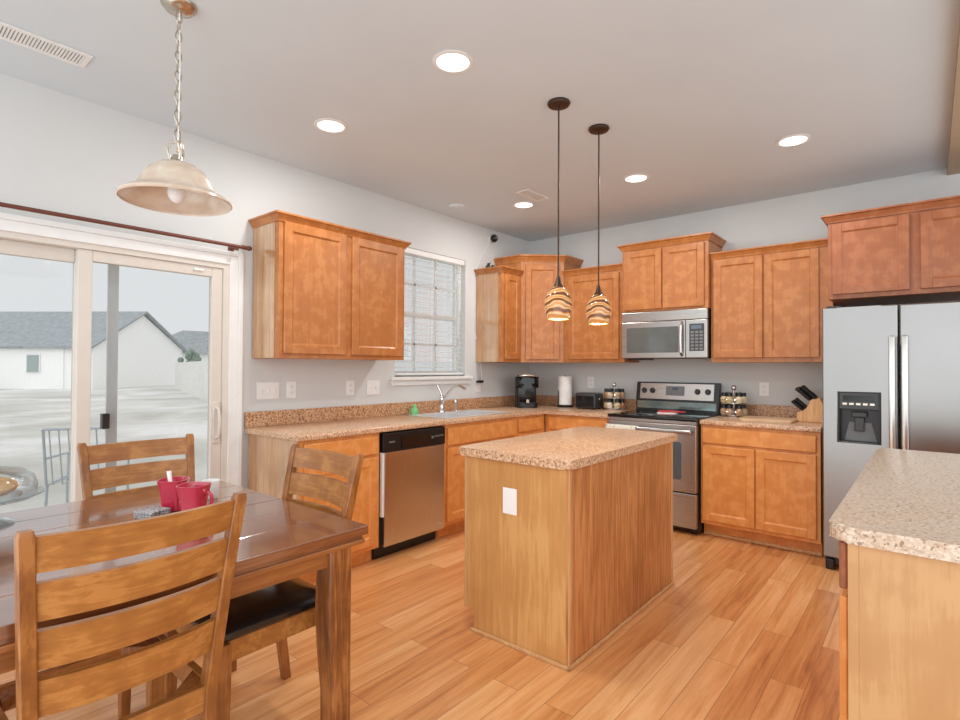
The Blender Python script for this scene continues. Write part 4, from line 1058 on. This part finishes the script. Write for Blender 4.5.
# fence
f0, f1 = Vector((-38.9, 10.9, 0)), Vector((-15.0, 3.85, 0)); L = (f1-f0).length; fd = (f1-f0).normalized()
t = thing('wooden_fence', (f0.x, f0.y, GZ), 'weathered pale wooden privacy fence along the right side of the yard', 'fence')
b = MB(); k = 0; Mf = frame(f0, fd, (fd.y, -fd.x, 0))
while k*.15 < L: b.M = Mf; b.box(k*.15, k*.15+.14, 0, .02, GZ, GZ+1.85+.02*math.sin(k*1.9)); k += 1
b.build('boards', 'fence_boards', t)
k = 0
while k*2.4 < L: MB(Mf).box(k*2.4, k*2.4+.1, -.1, -.001, GZ, GZ+1.8).build('post', 'fence_boards', t); k += 1
# patio furniture seen through the door
def patio_chair(loc, rz, label):
    t = thing('patio_chair', (0, 0, -.06), label, 'chair', 'metal patio chairs')
    b = MB()
    for s_ in (-.24, .24):
        b.tube([(.24, s_, -.055), (.22, s_, .37), (-.22, s_, .37), (-.30, s_, .85)], .011, 8); b.tube([(-.26, s_, -.055), (-.2, s_, .37)], .011, 8)
        b.tube([(.24, s_, .3), (.24, s_, .58), (-.25, s_, .6)], .010, 8)
    b.tube([(-.30, -.24, .85), (-.30, .24, .85)], .011, 8); b.tube([(.22, -.24, .37), (.22, .24, .37)], .011, 8)
    b.build('frame', 'patio_metal', t)
    b = MB()
    for k in range(7):
        yy = -.2+k*.4/6; b.tube([(.2, yy, .372), (-.2, yy, .372), (-.295, yy, .84)], .006, 6)
    b.build('seat_strips', 'patio_metal', t)
    t.location = (loc[0], loc[1], -.125); t.rotation_euler = (0, 0, rz)
    return t
patio_chair((-2.3, -3.55, 0), 2.6, 'grey metal patio chair outside, behind the far dining chair')
patio_chair((-2.2, -4.55, 0), .6, 'grey metal patio chair outside, left of the door mullion')
t = thing('toy_car', (-1.05, -2.98, -.06), 'pink and white ride-on toy standing outside by the door edge', 'toy')
tx, ty = -1.1, -2.86
t.location = (tx, ty, -.18)
MB().box(tx-.22, tx+.22, ty-.13, ty+.13, -.07, .13, .05, 3).build('body', 'white_plastic', t)
MB().box(tx-.18, tx+.14, ty-.12, ty+.12, .12, .26, .05, 3).build('seat', 'pink_plastic', t)
MB().box(tx-.14, tx+.1, ty-.11, ty+.11, .25, .44, .05, 3).build('canopy', 'white_plastic', t)
for sx in (-.14, .14):
    for sy in (-.13, .13): MB().cyl((tx+sx, ty+sy-.02, -.10), (tx+sx, ty+sy+.02, -.10), .08, n=18).build('wheel', 'grey_plastic', t)
